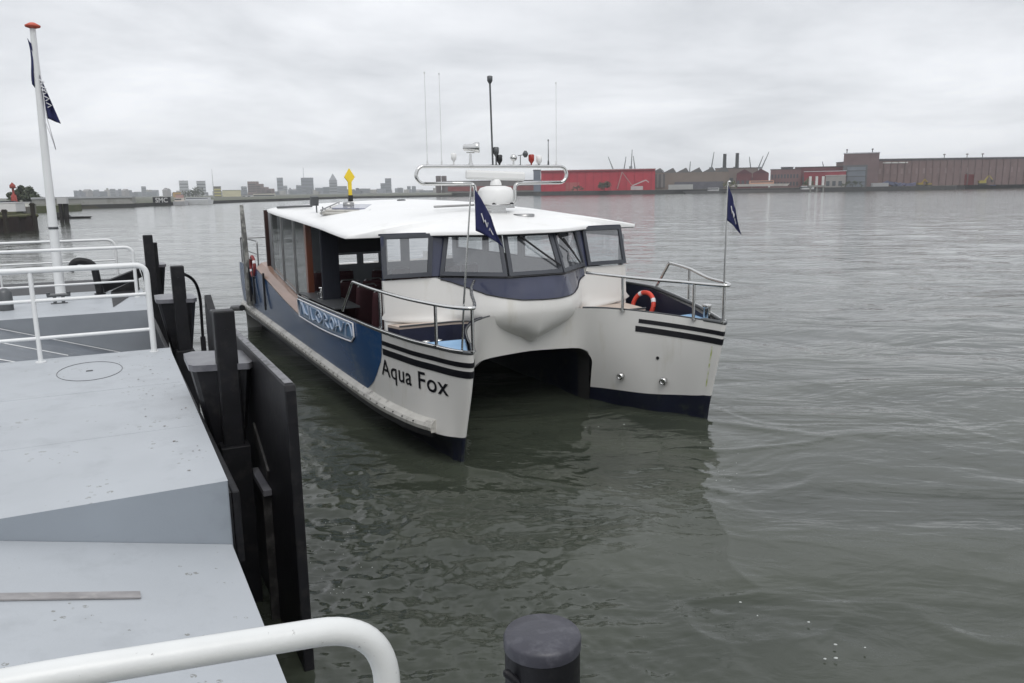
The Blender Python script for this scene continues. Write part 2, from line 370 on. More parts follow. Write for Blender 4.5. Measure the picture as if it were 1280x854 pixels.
# tunnel between the hulls
half = [(1.265,-.6),(1.265,.70)]+[(.90+.36*math.sin(a)+.002,1.089-.34*(1-math.cos(a))+.002) for a in np.linspace(math.pi/2,0,10)]+[(0,1.122)]
prof = [(-x,z) for x,z in half]+[(x,z) for x,z in half[::-1][1:]]
def yfr(x): return float(np.interp(abs(x),[0,.9,1.15,1.27],[2.12,2.04,1.95,2.10]))+.004
tun = MB(); tun.grid([[(x,yfr(x),z) for x,z in prof],[(x,2.5,z) for x,z in prof]],0,True)
tun2 = MB(); tun2.grid([[(x,2.5,z) for x,z in prof],[(x,14.7,z) for x,z in prof]],0,True)
hullo = hull.build('hull', M['hullw_shaded'], ferry, weld=True)
af.build('antifouling', M['anti'], ferry, weld=True); 
tun.build('tunnel_lip_shaded', mat('tunnel_lip_shaded',(.03,.03,.03),.6), ferry); tun2.build('tunnel_lining', M['anti'], ferry)  # shade inside the tunnel put into the near-black lip colour
tr = MB(); tr.box(-1.19,1.19,14.5,14.7,1.1,1.8); tr.build('transom', M['white'], ferry)
# blue side panels, both sides
for sg in (-1,1):
    rows = []
    for y in sorted(list(1.86+np.array([0,.03,.07,.10,.14,.2,.26,.31,.36,.42,.49,.56,.64,.74,.84,.96,1.09,1.22,1.34,1.5,1.64,1.85,2.04]))+[4.2,5,6,7.045,7.065,8,9,10,11,11.7,13,14.6]):
        u = u_at(y); zt = ztop(u,sg)-.004
        zb = float(np.interp(y,[1.86,1.93,2.0,2.12,2.22,2.35,2.5,2.7,2.95,3.2,3.5,3.9,14.6],[1.76,1.40,1.26,1.12,1.0,.88,.78,.68,.61,.56,.52,.50,.72]))
        rows.append([hull_pt(u, zb+(zt-zb)*k/10, sg, .006) for k in range(11)])
    b = MB(); b.grid(rows,0,True,flip=(sg>0)); b.build('side_panel', M['blue'], ferry)
def ribbon(name, u0, u1, z0, z1, sg, mt, off=.007, n=60):
    b = MB(); rows = []
    for i in range(n+1):
        u = u0+(u1-u0)*i/n
        f = 0
        zt = ztop(u,sg); rows.append([hull_pt(u, (zt if z0 < 0 else 0)+z0+(z1-z0)*k/2, sg, off) for k in range(3)])
    b.grid(rows,0,True,flip=(sg>0)); return b.build(name, mt, ferry)
for sg in (-1,1):
    ua = 4.02 if sg > 0 else 4.3; ub = u_at(1.88)
    ribbon('bow_stripe', ua, ub, -.13, -.205, sg, M['stripe']); ribbon('bow_stripe', ua-.07, ub, -.26, -.365, sg, M['stripe'])
# rub rails and gunwale caps
for sg in (-1,1):
    b = MB(); rows = []
    for y in np.linspace(.42,14.65,50):
        u = u_at(y); z = .50+.016*max(0,y-2)
        p = [hull_pt(u,z-.03,sg,.0),hull_pt(u,z-.03,sg,.10),hull_pt(u,z+.05,sg,.115),hull_pt(u,z+.10,sg,.09),hull_pt(u,z+.16,sg,.0)]; rows.append(p)
    b.grid(rows,0,False); b.add(rows[0],[(0,1,2,3,4)],0); b.add(rows[-1],[(0,1,2,3,4)],0)
    b.grid([[r[0]+Vector((0,0,-.06)),r[1]+Vector((0,0,-.06))] for r in rows],1,False); b.grid([[r[1]+Vector((sg*.004,0,-.06)),r[1]+Vector((sg*.004,0,.028))] for r in rows],1,False)
    o = b.build('rub_rail', [M['rubber'],M['black']], ferry)
    for y in np.linspace(.8,14,44 if sg < 0 else 2):
        u = u_at(y); z = .575+.016*max(0,y-2); p = hull_pt(u,z,sg,.105); bo = MB(); bo.lathe(p,[(.010,-.006),(.010,.014)],8,(sg,0,.3)); bo.build('rail_bolt', M['black'], o)
    b = MB(); pts = [hull_pt(u, ztop(max(u,2.01),sg)+.012, sg, -.02) for u in [x for x in us if 2.0 < x <= u_at(7.04)]]
    b.tube(pts, [.013 if p.y > -.05 and abs(p.x) < 2.22 else .034 for p in pts], 8); b.build('gunwale_cap', M['trim'], ferry)
    b = MB(); pts = [hull_pt(u, ztop(max(u,2.01),sg)+.035, sg, .004) for u in [x for x in us if 7.6 < x <= u_at(7.04)]]
    b.tube(pts, .016, 6); b.build('cap_strip', M['steel'], ferry)
# bulwark inside, bow decks
for sg in (-1,1):
    b = MB(); rows = []
    for u in [x for x in us if 2.2 < x <= u_at(7.04)]:
        x,y = HP(u,1.5); n = HN(u,1.5,1); n = Vector((n.x,n.y,0)).normalized()
        zt = ztop(max(u,2.01),sg); rows.append([(sg*(x-n.x*.07),y-n.y*.07,z) for z in (1.36,1.6,zt)])
    b.grid(rows,0,True); b.build('bulwark_lining', M['navyin'], ferry)
    b = MB(); poly = [(r[0][0],r[0][1]) for r in rows if r[0][1] < .85]
    if sg < 0: poly = poly[::-1]
    b.prism(poly,1.42,1.738); b.build('bow_deck', M['ltblue'], ferry)
    b = MB(); b.box(*sorted((sg*1.35,sg*2.82)),2.0,7.0,1.40,1.44); b.build('side_deck', M['navyin'], ferry); b = MB(); b.box(*sorted((sg*1.8,sg*2.72)),.87,2.0,1.40,1.44); b.build('side_deck', M['navyin'], ferry)
    # locker in front of the cabin
    lp = [(sg*1.08,2.05),(sg*1.42,1.80),(sg*2.36,1.82),(sg*2.5,2.75),(sg*1.3,2.75)]
    if sg < 0: lp = [(-1.08,2.25),(-1.42,2.36),(-2.40,2.36),(-2.5,2.75),(-1.3,2.75)][::-1]
    b = MB(); b.prism(lp,1.44,1.70,0); lk = b.build('deck_locker', M['navyin'], ferry)
    b = MB(); b.prism(lp,1.703,1.745,0); b.build('locker_lid', M['beige'], lk, bevel=.01)
    b = MB(); b.tube([(p[0],p[1]-.005,1.755) for p in (lp[:3] if sg>0 else lp[::-1][:3])],.014,6); b.build('lid_edge', M['trim'], lk)
# mooring bits on the bows
def bits(c, name='mooring_bitt', sc_=1.):
    x,y,z = c; b = MB()
    for d in (-.09,.09): b.lathe((x+d*sc_,y,z),[(.035*sc_,0),(.035*sc_,.17*sc_),(.052*sc_,.175*sc_),(.052*sc_,.2*sc_),(.02*sc_,.205*sc_)],14)
    b.tube([(x-.17*sc_,y,z+.09*sc_),(x+.17*sc_,y,z+.09*sc_)],.018*sc_,8); b.box(x-.16*sc_,x+.16*sc_,y-.06*sc_,y+.06*sc_,z-.006,z+.012); return b.build(name, M['steel'], ferry)
bits((-2.3,1.15,1.47),sc_=1.15); bits((-2.72,5.72,1.90),sc_=1.1)
b = MB(); b.lathe((2.44,.20,1.738),[(.06,0),(.06,.21),(.078,.22),(.078,.27),(.03,.275)],18); b.box(2.34,2.54,.10,.30,1.74,1.752); b.build('bollard', M['steel'], ferry, bevel=.004)
# round boxes near the stern of the side deck: capping plate by the boarding place
b = MB(); b.prism([(-2.99,4.2),(-2.5,4.2),(-2.35,7.0),(-3.0,7.0)],1.865,1.895); b.build('boarding_plate', M['trim'], ferry)

# nose and wheelhouse skirt
NZ = [
 (1.33,[(0,1.95),(.03,1.98),(.06,2.02),(.08,2.08),(.1,2.15),(.12,2.3)]),
 (1.50,[(0,1.79),(.17,1.86),(.33,1.96),(.47,2.07),(.58,2.2),(.8,2.35)]),
 (1.65,[(0,1.72),(.29,1.77),(.57,1.88),(.79,2.03),(1.02,2.25),(1.3,2.5)]),
 (1.82,[(0,1.67),(.35,1.71),(.68,1.82),(.95,2.0),(1.5,2.5),(2.53,2.68)]),
 (1.95,[(0,1.66),(.38,1.70),(.72,1.82),(1.05,2.1),(1.5,2.55),(2.53,2.69)]),
 (2.20,[(0,1.72),(.35,1.75),(.68,1.88),(1.05,2.2),(1.5,2.6),(2.53,2.71)]),
 (2.52,[(0,1.86),(.30,1.87),(.56,1.89),(1.0,2.25),(1.5,2.66),(2.53,2.73)])]
def NP(s, z):
    zs = [a for a,_ in NZ]; P = [(a,)+catmull(p, s) for a,p in NZ]
    t = float(np.interp(z, zs, range(len(zs)))); q = catmull(P, t)
    return max(q[1],0) if s else 0., q[2], z
def zn(s, sg=1):
    return float(np.interp(s,[0,1,2,2.6,3,3.5,4],[2.11,2.125,2.175,2.22,2.29,2.37,2.47] if sg < 0 else [2.11,2.105,2.12,2.14,2.18,2.25,2.36]))
w_, n_ = [], []
for i in range(-50,51):
    s = abs(i)/10; sg = -1 if i < 0 else 1
    zl = 1.33+.12*max(0,min(1,(s-3)/.5))*3.2; zt = zn(s,sg) if s <= 4 else 2.5
    col = [];
    for k in range(17):
        x,y,z = NP(s, zl+(zt-zl)*k/16); col.append((sg*x,y,z))
    w_.append(col)
    if s <= 4: 
        col = []
        for k in range(9):
            x,y,z = NP(s, zn(s,sg)+(2.515-zn(s,sg))*k/8); col.append((sg*x,y-.004*(1 if s<4 else 0),z))
        n_.append(col)
b = MB(); b.grid(w_,0,True); b.build('wheelhouse_nose', M['hullw_shaded'], ferry, weld=True)
b = MB(); b.grid(n_,0,True); sk = b.build('wheelhouse_skirt', M['navy'], ferry, weld=True)
b = MB(); b.tube([(c[0][0],c[0][1]-.008,c[0][2]) for c in n_],.010,6); b.build('skirt_trim', M['black'], sk)
b = MB(); pts = [NP(abs(i)/10, 2.515) for i in range(0,41)]
b.tube([(-p[0],p[1]-.012,2.515) for p in pts[::-1]]+[(p[0],p[1]-.012,2.515) for p in pts[1:]],.018,6); b.build('window_ledge', M['black'], ferry)
for sg in (-1,1):  # front walls under the corner windows
    b = MB(); xs = sorted((sg*1.45,sg*2.53)); b.box(xs[0],xs[1],2.70,2.76,1.44,1.83); b.box(xs[0],xs[1],2.735,2.79,1.83,2.5); 
    b.build('front_wall', M['white'], ferry)

def window(quad, border, frame_m, glass_m, parent, name='window', depth=.035, inner=None):
    """quad: 4 corners of the outer frame, seen from outside, counter-clockwise from bottom left"""
    q = [Vector(p) for p in quad]; n = (q[1]-q[0]).cross(q[3]-q[0]).normalized(); c = sum(q,Vector())/4
    def inset(d):
        out = []
        for i in range(4):
            a, p, e = q[i-1], q[i], q[(i+1)%4]; u1 = (a-p).normalized(); u2 = (e-p).normalized()
            s = u1.cross(u2).length; out.append(p+(u1+u2)*d/max(s,.3))
        return out
    I = inset(border); b = MB()
    for i in range(4):
        j = (i+1)%4
        vs = [q[i],q[j],I[j],I[i]]; vo = [v+n*depth for v in vs]
        b.add(vs+vo,[(0,3,2,1),(4,5,6,7),(0,1,5,4),(1,2,6,5),(2,3,7,6),(3,0,4,7)])
    o = b.build(name, frame_m, parent, bevel=.004)
    g = MB(); J = inset(border*.8); g.add([v+n*depth*.35 for v in J],[(0,1,2,3)]); g.build('pane', glass_m, o)
    return o
W = [((-.54,1.88,2.52),(.54,1.88,2.52),(.49,2.21,3.26),(-.49,2.21,3.26)),
     ((-1.5,2.66,2.53),(-.555,1.885,2.52),(-.505,2.215,3.26),(-1.33,2.78,3.27)),
     ((.555,1.885,2.52),(1.5,2.66,2.53),(1.33,2.78,3.27),(.505,2.215,3.26)),
     ((-2.53,2.73,2.53),(-1.66,2.69,2.53),(-1.56,2.80,3.27),(-2.49,2.88,3.27)),
     ((1.60,2.69,2.53),(2.53,2.73,2.53),(2.49,2.88,3.27),(1.52,2.80,3.27))]
for i, q in enumerate(W): window(q, .075, M['frame'], M['glsf'], ferry, depth=.04)
for sg in (-1,1):
    b = MB(); qs = [(sg*1.5,2.67,2.53),(sg*1.67,2.70,2.53),(sg*1.57,2.81,3.27),(sg*1.32,2.79,3.27)]
    b.add(qs,[(0,1,2,3)] if sg>0 else [(3,2,1,0)]); b.build('corner_post', M['navy'], ferry, solid=.03)
b = MB()
for poly in ([(0,2.19),(.5,2.2),(1.33,2.77),(2.5,2.87),(2.5,2.95),(0,2.95)],): 
    full = [(-x,y) for x,y in poly[::-1]]+poly; b.prism(full[1:-1],3.255,3.29)
b.build('head_rail', M['navyin'], ferry)
# wipers
def wiper(a, b_, e0, e1):
    b = MB(); b.tube([a,b_],.012,6); b.tube([Vector(a)+Vector((.03,0,.0)),Vector(b_)+Vector((.02,0,.0))],.007,6); b.bar(e0,e1,.018,.03); b.lathe(a,[(.03,-.01),(.03,.05)],10,(0,-1,.3))
    b.build('wiper', M['black'], ferry)
wiper((-.20,2.10,3.20),(.30,1.92,2.80),(-.02,2.03,3.06),(.50,1.86,2.66))
wiper((.62,2.20,3.20),(.95,2.15,2.85),(.75,2.18,3.12),(1.28,2.43,2.62))

# roof
RIM = [(0,2.0,3.30),(.5,2.03,3.30),(1.0,2.25,3.30),(1.6,2.75,3.29),(2.1,2.97,3.28),(2.6,3.03,3.28),(2.97,3.07,3.28),(3.03,3.25,3.28),(3.0,4.2,3.325),(2.97,5.05,3.37),(2.95,6.8,3.45),(2.93,9,3.54),(2.9,10.1,3.60),(2.82,10.45,3.62),(2.4,10.9,3.66),(1.3,11.3,3.70),(0,11.4,3.72)]
rim = [catmull(RIM, t) for t in np.linspace(0,16,81)]
def spine(y): return float(np.interp(y,[2.0,2.6,3.4,5,7,9,11.4],[3.31,3.47,3.60,3.71,3.79,3.81,3.74]))
rows = []; und = []
for x,y,z in rim:
    ys = 2.0+(y-2.0)*(.99); ys = max(2.02,min(11.38,ys)); zs = spine(ys); r = [(x,y,z-.055),(x,y,z)]
    for k in range(1,13):
        t = k/12; r.append((x*(1-t), y+(ys-y)*t, z+(zs-z)*(1-(1-t)**2.0)))
    rows.append(r); und.append([(x,y,z-.055),(x*.5,y,min(z,3.45)-.06+(.0)),(0,ys,min(z,3.45)-.055)])
b = MB()
for sg in (-1,1): b.grid([[(sg*p[0],p[1],p[2]) for p in r] for r in rows],0,True,flip=(sg>0))
roof = b.build('roof', M['roofw'], ferry, weld=True)
b = MB()
for sg in (-1,1): b.grid([[(sg*p[0],p[1],p[2]) for p in r] for r in und],0,True,flip=(sg<0))
b.build('ceiling', M['interd'], roof, weld=True)
b = MB(); b.tube([(x*.992,y+.012,z-.06) for x,y,z in rim[:36]],.012,6); b.tube([(-x*.992,y+.012,z-.06) for x,y,z in rim[:36]],.012,6); b.build('drip_edge', M['trim'], roof)
# roof fittings
b = MB(); b.lathe((.40,3.05,3.535),[(.21,-.05),(.21,.012),(.17,.02)],24); h = b.build('roof_vent', M['dsteel'], roof); h.rotation_euler = (0,0,0)
b = MB(); b.lathe((-.35,7.6,3.785),[(.10,0),(.10,.03),(.04,.04)],18); b.build('roof_vent', M['trim'], roof)
b = MB(); b.tube(fillet([(-2.3,4.2,3.40),(-1.75,3.75,3.43)],.1),.012,6); b.tube([(-2.55,5.2,3.43),(-2.1,4.6,3.455),(-1.75,3.75,3.445)],.012,6); b.build('roof_seam', M['rubber'], roof)
# roof hatch with its cushions of clear covers, and the flood lamp beside it
b = MB(); b.box(-.85,.85,-.55,.55,0,.05); b.box(-.75,.75,-.45,.45,.05,.085); hat = b.build('roof_hatch', M['rubber'], ferry, bevel=.01); hat.location = (-1.72,6.9,3.60); hat.rotation_euler = (R(1.5),R(-4),R(63))
b = MB(); b.box(-.6,.35,-.35,.35,.087,.12); b.build('hatch_window', glass('hatch_glass',(.5,.5,.6),body=.5,bodycol=(.4,.42,.5)), hat, bevel=.008)
b = MB()
for yy in (-.5,.5): b.tube([(-.95,yy,.1),(1.05,yy,.1)],.016,6); [b.tube([(q,yy,.0),(q,yy,.1)],.012,6) for q in (-.9,0,1.0)]
b.lathe((0,.1,.12),[(.12,0),(.12,.06),(.04,.08)],14); b.build('hatch_rail', M['dsteel'], hat)
b = MB(); b.tube([(-2.42,7.3,3.50),(-2.42,7.3,3.74)],.016,8); b.tube([(-2.30,7.25,3.50),(-2.30,7.25,3.70)],.012,8); b.tube([(-2.15,6.9,3.50),(-2.3,7.25,3.68)],.012,8)
b.obox((-2.45,7.34,3.83),.085,.05,.10,Matrix.Rotation(R(15),3,'X')); b.build('flood_lamp', M['trim'], ferry, bevel=.006)
b = MB(); b.tube([(-2.65,10.2,3.66),(-2.2,8.6,3.70)],.028,8); b.build('roof_rail', M['trim'], ferry)
b = MB(); b.tube([(-.9,4.3,3.70),(-.1,4.15,3.72)],.022,8); b.build('roof_rail', M['dsteel'], ferry)
# yellow marker behind the roof crown
b = MB(); b.bar((-.24,12.0,3.4),(-.24,12.0,4.3),.11,.05); b.prism([(-.12,-.02),(.0,-.02),(.12,-.02),(.12,.02),(0,.02),(-.12,.02)],0,.001)
dm = [(-.24,4.22),(-.09,4.42),(-.24,4.66),(-.39,4.42)]
b.add([(x,11.97,z) for x,z in dm]+[(x,12.03,z) for x,z in dm],[(0,1,2,3),(7,6,5,4),(0,4,5,1),(1,5,6,2),(2,6,7,3),(3,7,4,0)])
b2 = MB(); b2.bar((-.24,12,3.2),(-.24,12,4.3),.10,.05); b2.add([(x,11.965,z) for x,z in dm]+[(x,12.035,z) for x,z in dm],[(0,1,2,3),(7,6,5,4),(0,4,5,1),(1,5,6,2),(2,6,7,3),(3,7,4,0)])
mk = b2.build('marker_board', M['yellow'], ferry, bevel=.004)
b = MB(); b.box(-.30,-.18,11.96,12.04,3.72,3.92); b.build('marker_clamp', M['black'], mk)

# antenna arch
AY = 3.42; b = MB()
up = fillet([(-1.15,AY,4.44),(-1.47,AY,4.44),(-1.58,AY,4.34),(-1.58,AY,4.20),(-1.47,AY,4.13),(-.62,AY,4.13),(-.44,AY,4.13),(-.44,AY,3.70),(-.12,AY,3.62)],.13,6)
arc = []
for a in range(0,181,15): arc.append((-1.43-.155*math.sin(R(a)),AY,4.285+.155*math.cos(R(a))))
L1 = [(0,AY,4.44)]+arc+fillet([(-1.43,AY,4.13),(-.42,AY,4.13),(-.42,AY,3.72),(0,AY,3.68)],.13,6)
b.tube(L1,.034,12); b.tube([(-p[0],p[1],p[2]) for p in [Vector(q) for q in L1]],.034,12)
b.box(-.38,.38,AY-.06,AY+.06,3.66,3.72); b.box(-.16,.16,AY-.12,AY+.12,3.56,3.67)
arch_o = b.build('antenna_arch', M['steel'], ferry)
b = MB(); prof_ = [(.05,0),(.30,.0),(.33,.03),(.34,.14),(.33,.25),(.29,.31),(.18,.34),(.05,.345)]; b.lathe((.0,AY-.02,3.735),prof_,28)
dome = b.build('radar_dome', M['roofw'], arch_o)
for x in (-.2,.02,.16):
    b = MB(); b.box(x,x+.07,AY-.30,AY-.24,3.735,3.765); b.build('dome_foot', M['black'], arch_o)
b = MB(); b.obox((.0,AY-.03,4.27),.62,.055,.085,Matrix.Rotation(R(2),3,'Y')); b.lathe((0,AY-.03,4.09),[(.11,0),(.10,.08),(.06,.11)],16); b.build('radar_scanner', M['roofw'], arch_o, bevel=.04)
def whip(x, z1, r=.008, m='whitep', z0=4.46):
    b = MB(); b.tube([(x,AY,z0-.02),(x,AY,z1)],[r,r*.6],6); b.lathe((x,AY,z1-.01),[(.013,0),(.013,.03)],8); b.lathe((x,AY,z0-.02),[(.02,0),(.016,.10)],8); b.build('whip_antenna', M[m], arch_o)
whip(-1.36,6.05); whip(-1.08,6.05); whip(1.35,6.0); whip(1.17,4.93,.012,'trim')
b = MB(); b.tube([(-.04,AY,4.42),(-.07,AY,5.95)],.018,8); b.lathe((-.07,AY,5.93),[(.02,0),(.05,.05),(.052,.13),(.03,.14)],14); b.build('signal_mast', M['trim'], arch_o)
def navlight(x, z, m, s=1.):
    b = MB(); b.lathe((x,AY,4.45),[(.014,0),(.014,z-4.45)],8); b.lathe((x,AY,z),[(.015*s,0),(.055*s,.06*s),(.058*s,.16*s),(.04*s,.175*s)],16); b.build('navigation_light', M[m] if isinstance(m,str) else m, arch_o)
navlight(.03,4.62,'trim'); navlight(.10,4.48,'black'); navlight(.79,4.49,mat('red_lamp',(.35,.03,.02),.3)); navlight(.96,4.47,'roofw'); navlight(-.84,4.52,'roofw',.9)
b = MB(); b.lathe((.40,AY,4.60),[(.01,-.07),(.05,-.05),(.07,0),(.05,.05),(.01,.07)],16); b.tube([(.40,AY,4.45),(.40,AY,4.54)],.016,8); b.build('ball_light', M['steel'], arch_o)
b = MB(); b.tube([(.55,AY,4.45),(.55,AY,4.64)],.009,6); b.tube([(.50,AY,4.64),(.64,AY,4.66)],.007,6); b.lathe((.66,AY,4.67),[(.02,-.05),(.065,-.02),(.065,.02),(.02,.05)],14,(1,-.4,0)); b.build('wind_meter', M['trim'], arch_o)
b = MB(); b.lathe((-.47,AY-.02,4.78),[(.04,-.17),(.062,-.15),(.068,0),(.095,.06),(.1,.13),(.085,.135)],20,(.85,-.5,0)); b.lathe((-.50,AY,4.45),[(.05,0),(.03,.09),(.02,.22)],10); b.tube([(-.58,AY,4.69),(-.42,AY,4.69)],.012,6)
b.build('searchlight', M['steel'], arch_o)

# bow railings, staffs and flags
for sg in (-1,1):
    def rp(x,y,z=2.42): return (sg*x,y,z)
    b = MB()
    outer = [rp(1.14,2.02,2.48),rp(1.50,1.36,2.46),rp(1.82,.68,2.43),rp(2.04,.14,2.41),rp(2.20,-.22,2.40),rp(2.32,-.40,2.40),rp(2.48,-.22,2.40),rp(2.62,.28,2.40),rp(2.79,1.05,2.42),rp(2.90,2.1,2.45),rp(2.93,3.15,2.48)] if sg < 0 else [rp(1.14,2.02,2.48),rp(1.42,1.52,2.45),rp(1.70,1.02,2.42),rp(1.97,.4,2.41),rp(2.16,-.14,2.40),rp(2.29,-.41,2.40),rp(2.46,-.30,2.40),rp(2.66,.06,2.39),rp(2.79,.6,2.41),rp(2.87,1.2,2.52),rp(2.90,1.82,2.58)]
    sm = [catmull(outer,t) for t in np.linspace(0,10,61)]
    end = fillet([sm[-2],sm[-1],(sg*2.96,3.75,1.90) if sg < 0 else (2.95,2.28,2.05)],.08,4)
    if sg < 0: sm = [s for s in sm if True]
    b.tube(sm[:-1]+list(end[1:]),.028,10)
    rail = b.build('bow_railing', M['steel'], ferry)
    for (x,y) in ([(2.31,-.38),(2.60,.25),(2.86,1.95)] if sg < 0 else [(1.50,1.38),(2.07,.12),(2.30,-.36),(2.86,1.18)]):
        b = MB(); zq = 1.76+.03*max(0,y); b.tube([(sg*x,y,zq),(sg*x,y,2.40 if y < 1.1 else (2.445 if sg < 0 or y > 1.3 else 2.515))],.026,8); b.lathe((sg*x,y,zq+.02),[(.045,0),(.045,.015)],12); b.build('rail_post', M['steel'], rail)
    b = MB(); b.tube([((sg*2.40,-.20,1.75) if sg < 0 else (2.31,-.34,1.76)),((sg*2.37,-.25,2.5) if sg < 0 else (2.31,-.34,2.5)),(sg*2.28,-.38,4.07)],[.016,.015,.011],8); b.lathe((sg*2.27,-.42,4.06),[(.02,0),(.03,.02),(.01,.035)],10); b.build('flag_staff', M['steel'], ferry)
    # drooping flag, towards +x in the picture
    c = math.cos(-BOAT[2]); s = math.sin(-BOAT[2]); rows = []
    L0 = .62
    for i in range(15):
        t = i/14; row = []
        for k in range(13):
            q = k/12   # along the hoist
            reach = (.38 if sg < 0 else .23)
            h = .84 if sg < 0 else .84
            fold = math.sin(t*9+q*1.3)*.035*(t)
            wx = .015+reach*t*(.55+.45*q) ; wy = fold
            # free edge hangs below the hoist
            zz = 4.02-q*.56*(1-.25*t)-t*(h-.50)*(.85+.15*math.sin(q*3))-.08*t*t
            row.append((sg*2.255+c*wx-s*wy, -.40+s*wx+c*wy, zz))
        rows.append(row)
    b = MB(); b.grid(rows,0,True); fl = b.build('flag', M['flag'], ferry, solid=.004)
    b = MB()   # white W and a small A on the flag
    def fp(t,q,o=-.012):
        i = t*14; k = q*12; i0 = min(13,int(i)); k0 = min(11,int(k)); f = i-i0; g = k-k0
        P = [Vector(rows[i0][k0]),Vector(rows[i0+1][k0]),Vector(rows[i0][k0+1]),Vector(rows[i0+1][k0+1])]
        p = P[0]*(1-f)*(1-g)+P[1]*f*(1-g)+P[2]*(1-f)*g+P[3]*f*g
        cd = Vector((-.45,-.9,0)); return p+cd*(-o)
    Wp = [(.30,.42),(.38,.62),(.44,.50),(.50,.66),(.60,.46)]; b.tube([fp(*p) for p in Wp],.009,5)
    Ap = [(.56,.72),(.62,.60),(.70,.76)]; b.tube([fp(*p) for p in Ap],.007,5)
    b.build('flag_emblem', M['emblem'], fl)

# side: sill, windows, posts
rows = []; 
for y in np.linspace(7.07,11.7,24):
    z = float(np.interp(y,[7.06,8.5,10.07,11.7],[1.38,1.55,1.78,2.02])); rows.append([(-2.99,y,z-.01),(-3.0,y,z+.03),(-2.86,y,z+.17),(-2.72,y,z+.19),(-2.70,y,z-.02)])
b = MB(); b.grid(rows,0,False); b.add(rows[0],[(0,1,2,3,4)]); b.build('window_sill', M['teak'], ferry)
def sz(y): return float(np.interp(y,[7.06,8.5,10.07,11.7],[1.57,1.74,1.97,2.2]))
def tz(y): return float(np.interp(y,[3,5.05,6.8,9,10.25,11.4],[3.22,3.30,3.38,3.47,3.53,3.6]))
xw = -2.74
for y0,y1 in ((6.98,8.15),(8.2,9.4),(9.45,10.6)):
    window(((xw,y1,sz(y1)),(xw,y0,sz(y0)),(xw,y0,tz(y0)),(xw,y1,tz(y1))), .035, M['dsteel'], M['gls'], ferry, 'side_window', depth=.03)
b = MB(); b.bar((xw-.02,6.86,1.72),(xw-.02,6.86,3.37),.13,.16); b.build('door_post', M['wood'], ferry, bevel=.01)
b = MB(); b.bar((xw,11.25,2.0),(xw,11.25,3.58),.10,.10); b.build('door_post', mat('dark_red_wood',(.035,.014,.012),.5), ferry, bevel=.01)
b = MB(); b.bar((xw+.1,10.75,1.9),(xw+.1,10.75,3.55),.12,.12); b.build('cabin_post', M['interd'], ferry, bevel=.01)
b = MB(); b.box(-2.86,-2.50,5.45,5.53,1.45,3.27); b.build('door_curtain', mat('navy_curtain',(.011,.013,.022),.8,var=.3,vscale=9,stretch=(6,1,.3),bump=.5,bscale=12), ferry, bevel=.02)
b = MB(); b.tube([(-2.48,2.80,1.5),(-2.48,2.83,3.25)],.03,8); b.build('door_post', M['navy'], ferry)
b = MB(); b.box(-2.99,-2.93,7.045,7.075,1.37,1.87); b.build('bulwark_end', M['stripe'], ferry)
# artwork panel on the bulwark
rows = []
def apz(y): return float(np.interp(y,[3.05,7.0],[1.42,1.385]))
for y in np.linspace(3.12,7.03,24):
    u = u_at(y); zb = apz(y)-.05*math.sin((y-3)/4*3)+(.10 if y<3.2 else 0); rows.append([hull_pt(u, zb+(1.755-zb)*k/4, -1, .014) for k in range(5)])
b = MB(); b.grid(rows,0,True); pnl = b.build('artwork_panel', mat('panel_blue',(.10,.20,.34),.3,var=.2,vscale=3,coat=.3), ferry, solid=.008)
b = MB(); edge = [r[0] for r in rows]+[r[-1] for r in rows[::-1]]; edge.append(edge[0]); b.tube([Vector(e)+Vector((-.012,0,0)) for e in edge],.015,6); b.build('panel_edge', M['emblem'], pnl)
def pp(y, t):
    u = u_at(y); return hull_pt(u, 1.43+(1.73-1.43)*t, -1, .026)
b = MB()
def stroke(pts, w=.020, n=14):
    P = [catmull(pts,t) for t in np.linspace(0,len(pts)-1,n)]; b.tube([pp(*p) for p in P], w, 6)
for y0,shape in ((6.85,[(0,0),(-.15,.9),(-.35,.2)]),(6.6,[(0,1),(-.2,.3),(-.5,.35),(-.4,.9)]),(6.1,[(0,.05),(-.02,.95)]),(5.95,[(0,.9),(-.1,.1),(-.3,.2)]),
    (5.55,[(0,.5),(-.2,.95),(-.45,.5),(-.2,.1),(0,.5)]),(5.4,[(0,.5),(-.08,.65),(-.15,.45)]),(5.0,[(0,.1),(-.1,.9),(-.3,.6),(-.1,.45),(-.35,.05)]),
    (4.55,[(0,.5),(-.15,.85),(-.3,.5),(-.15,.1),(0,.5)]),(4.2,[(0,.1),(-.1,.6),(0,.9)]),(4.15,[(0,.4),(-.2,.6)]),(3.95,[(0,.9),(-.1,.3),(-.3,.9)]),(3.6,[(0,.1),(-.1,.8),(-.3,.95),(-.4,.3)])):
    stroke([(y0+a,t) for a,t in shape])
b.build('artwork_strokes', mat('panel_strokes',(.42,.50,.62),.4), pnl)

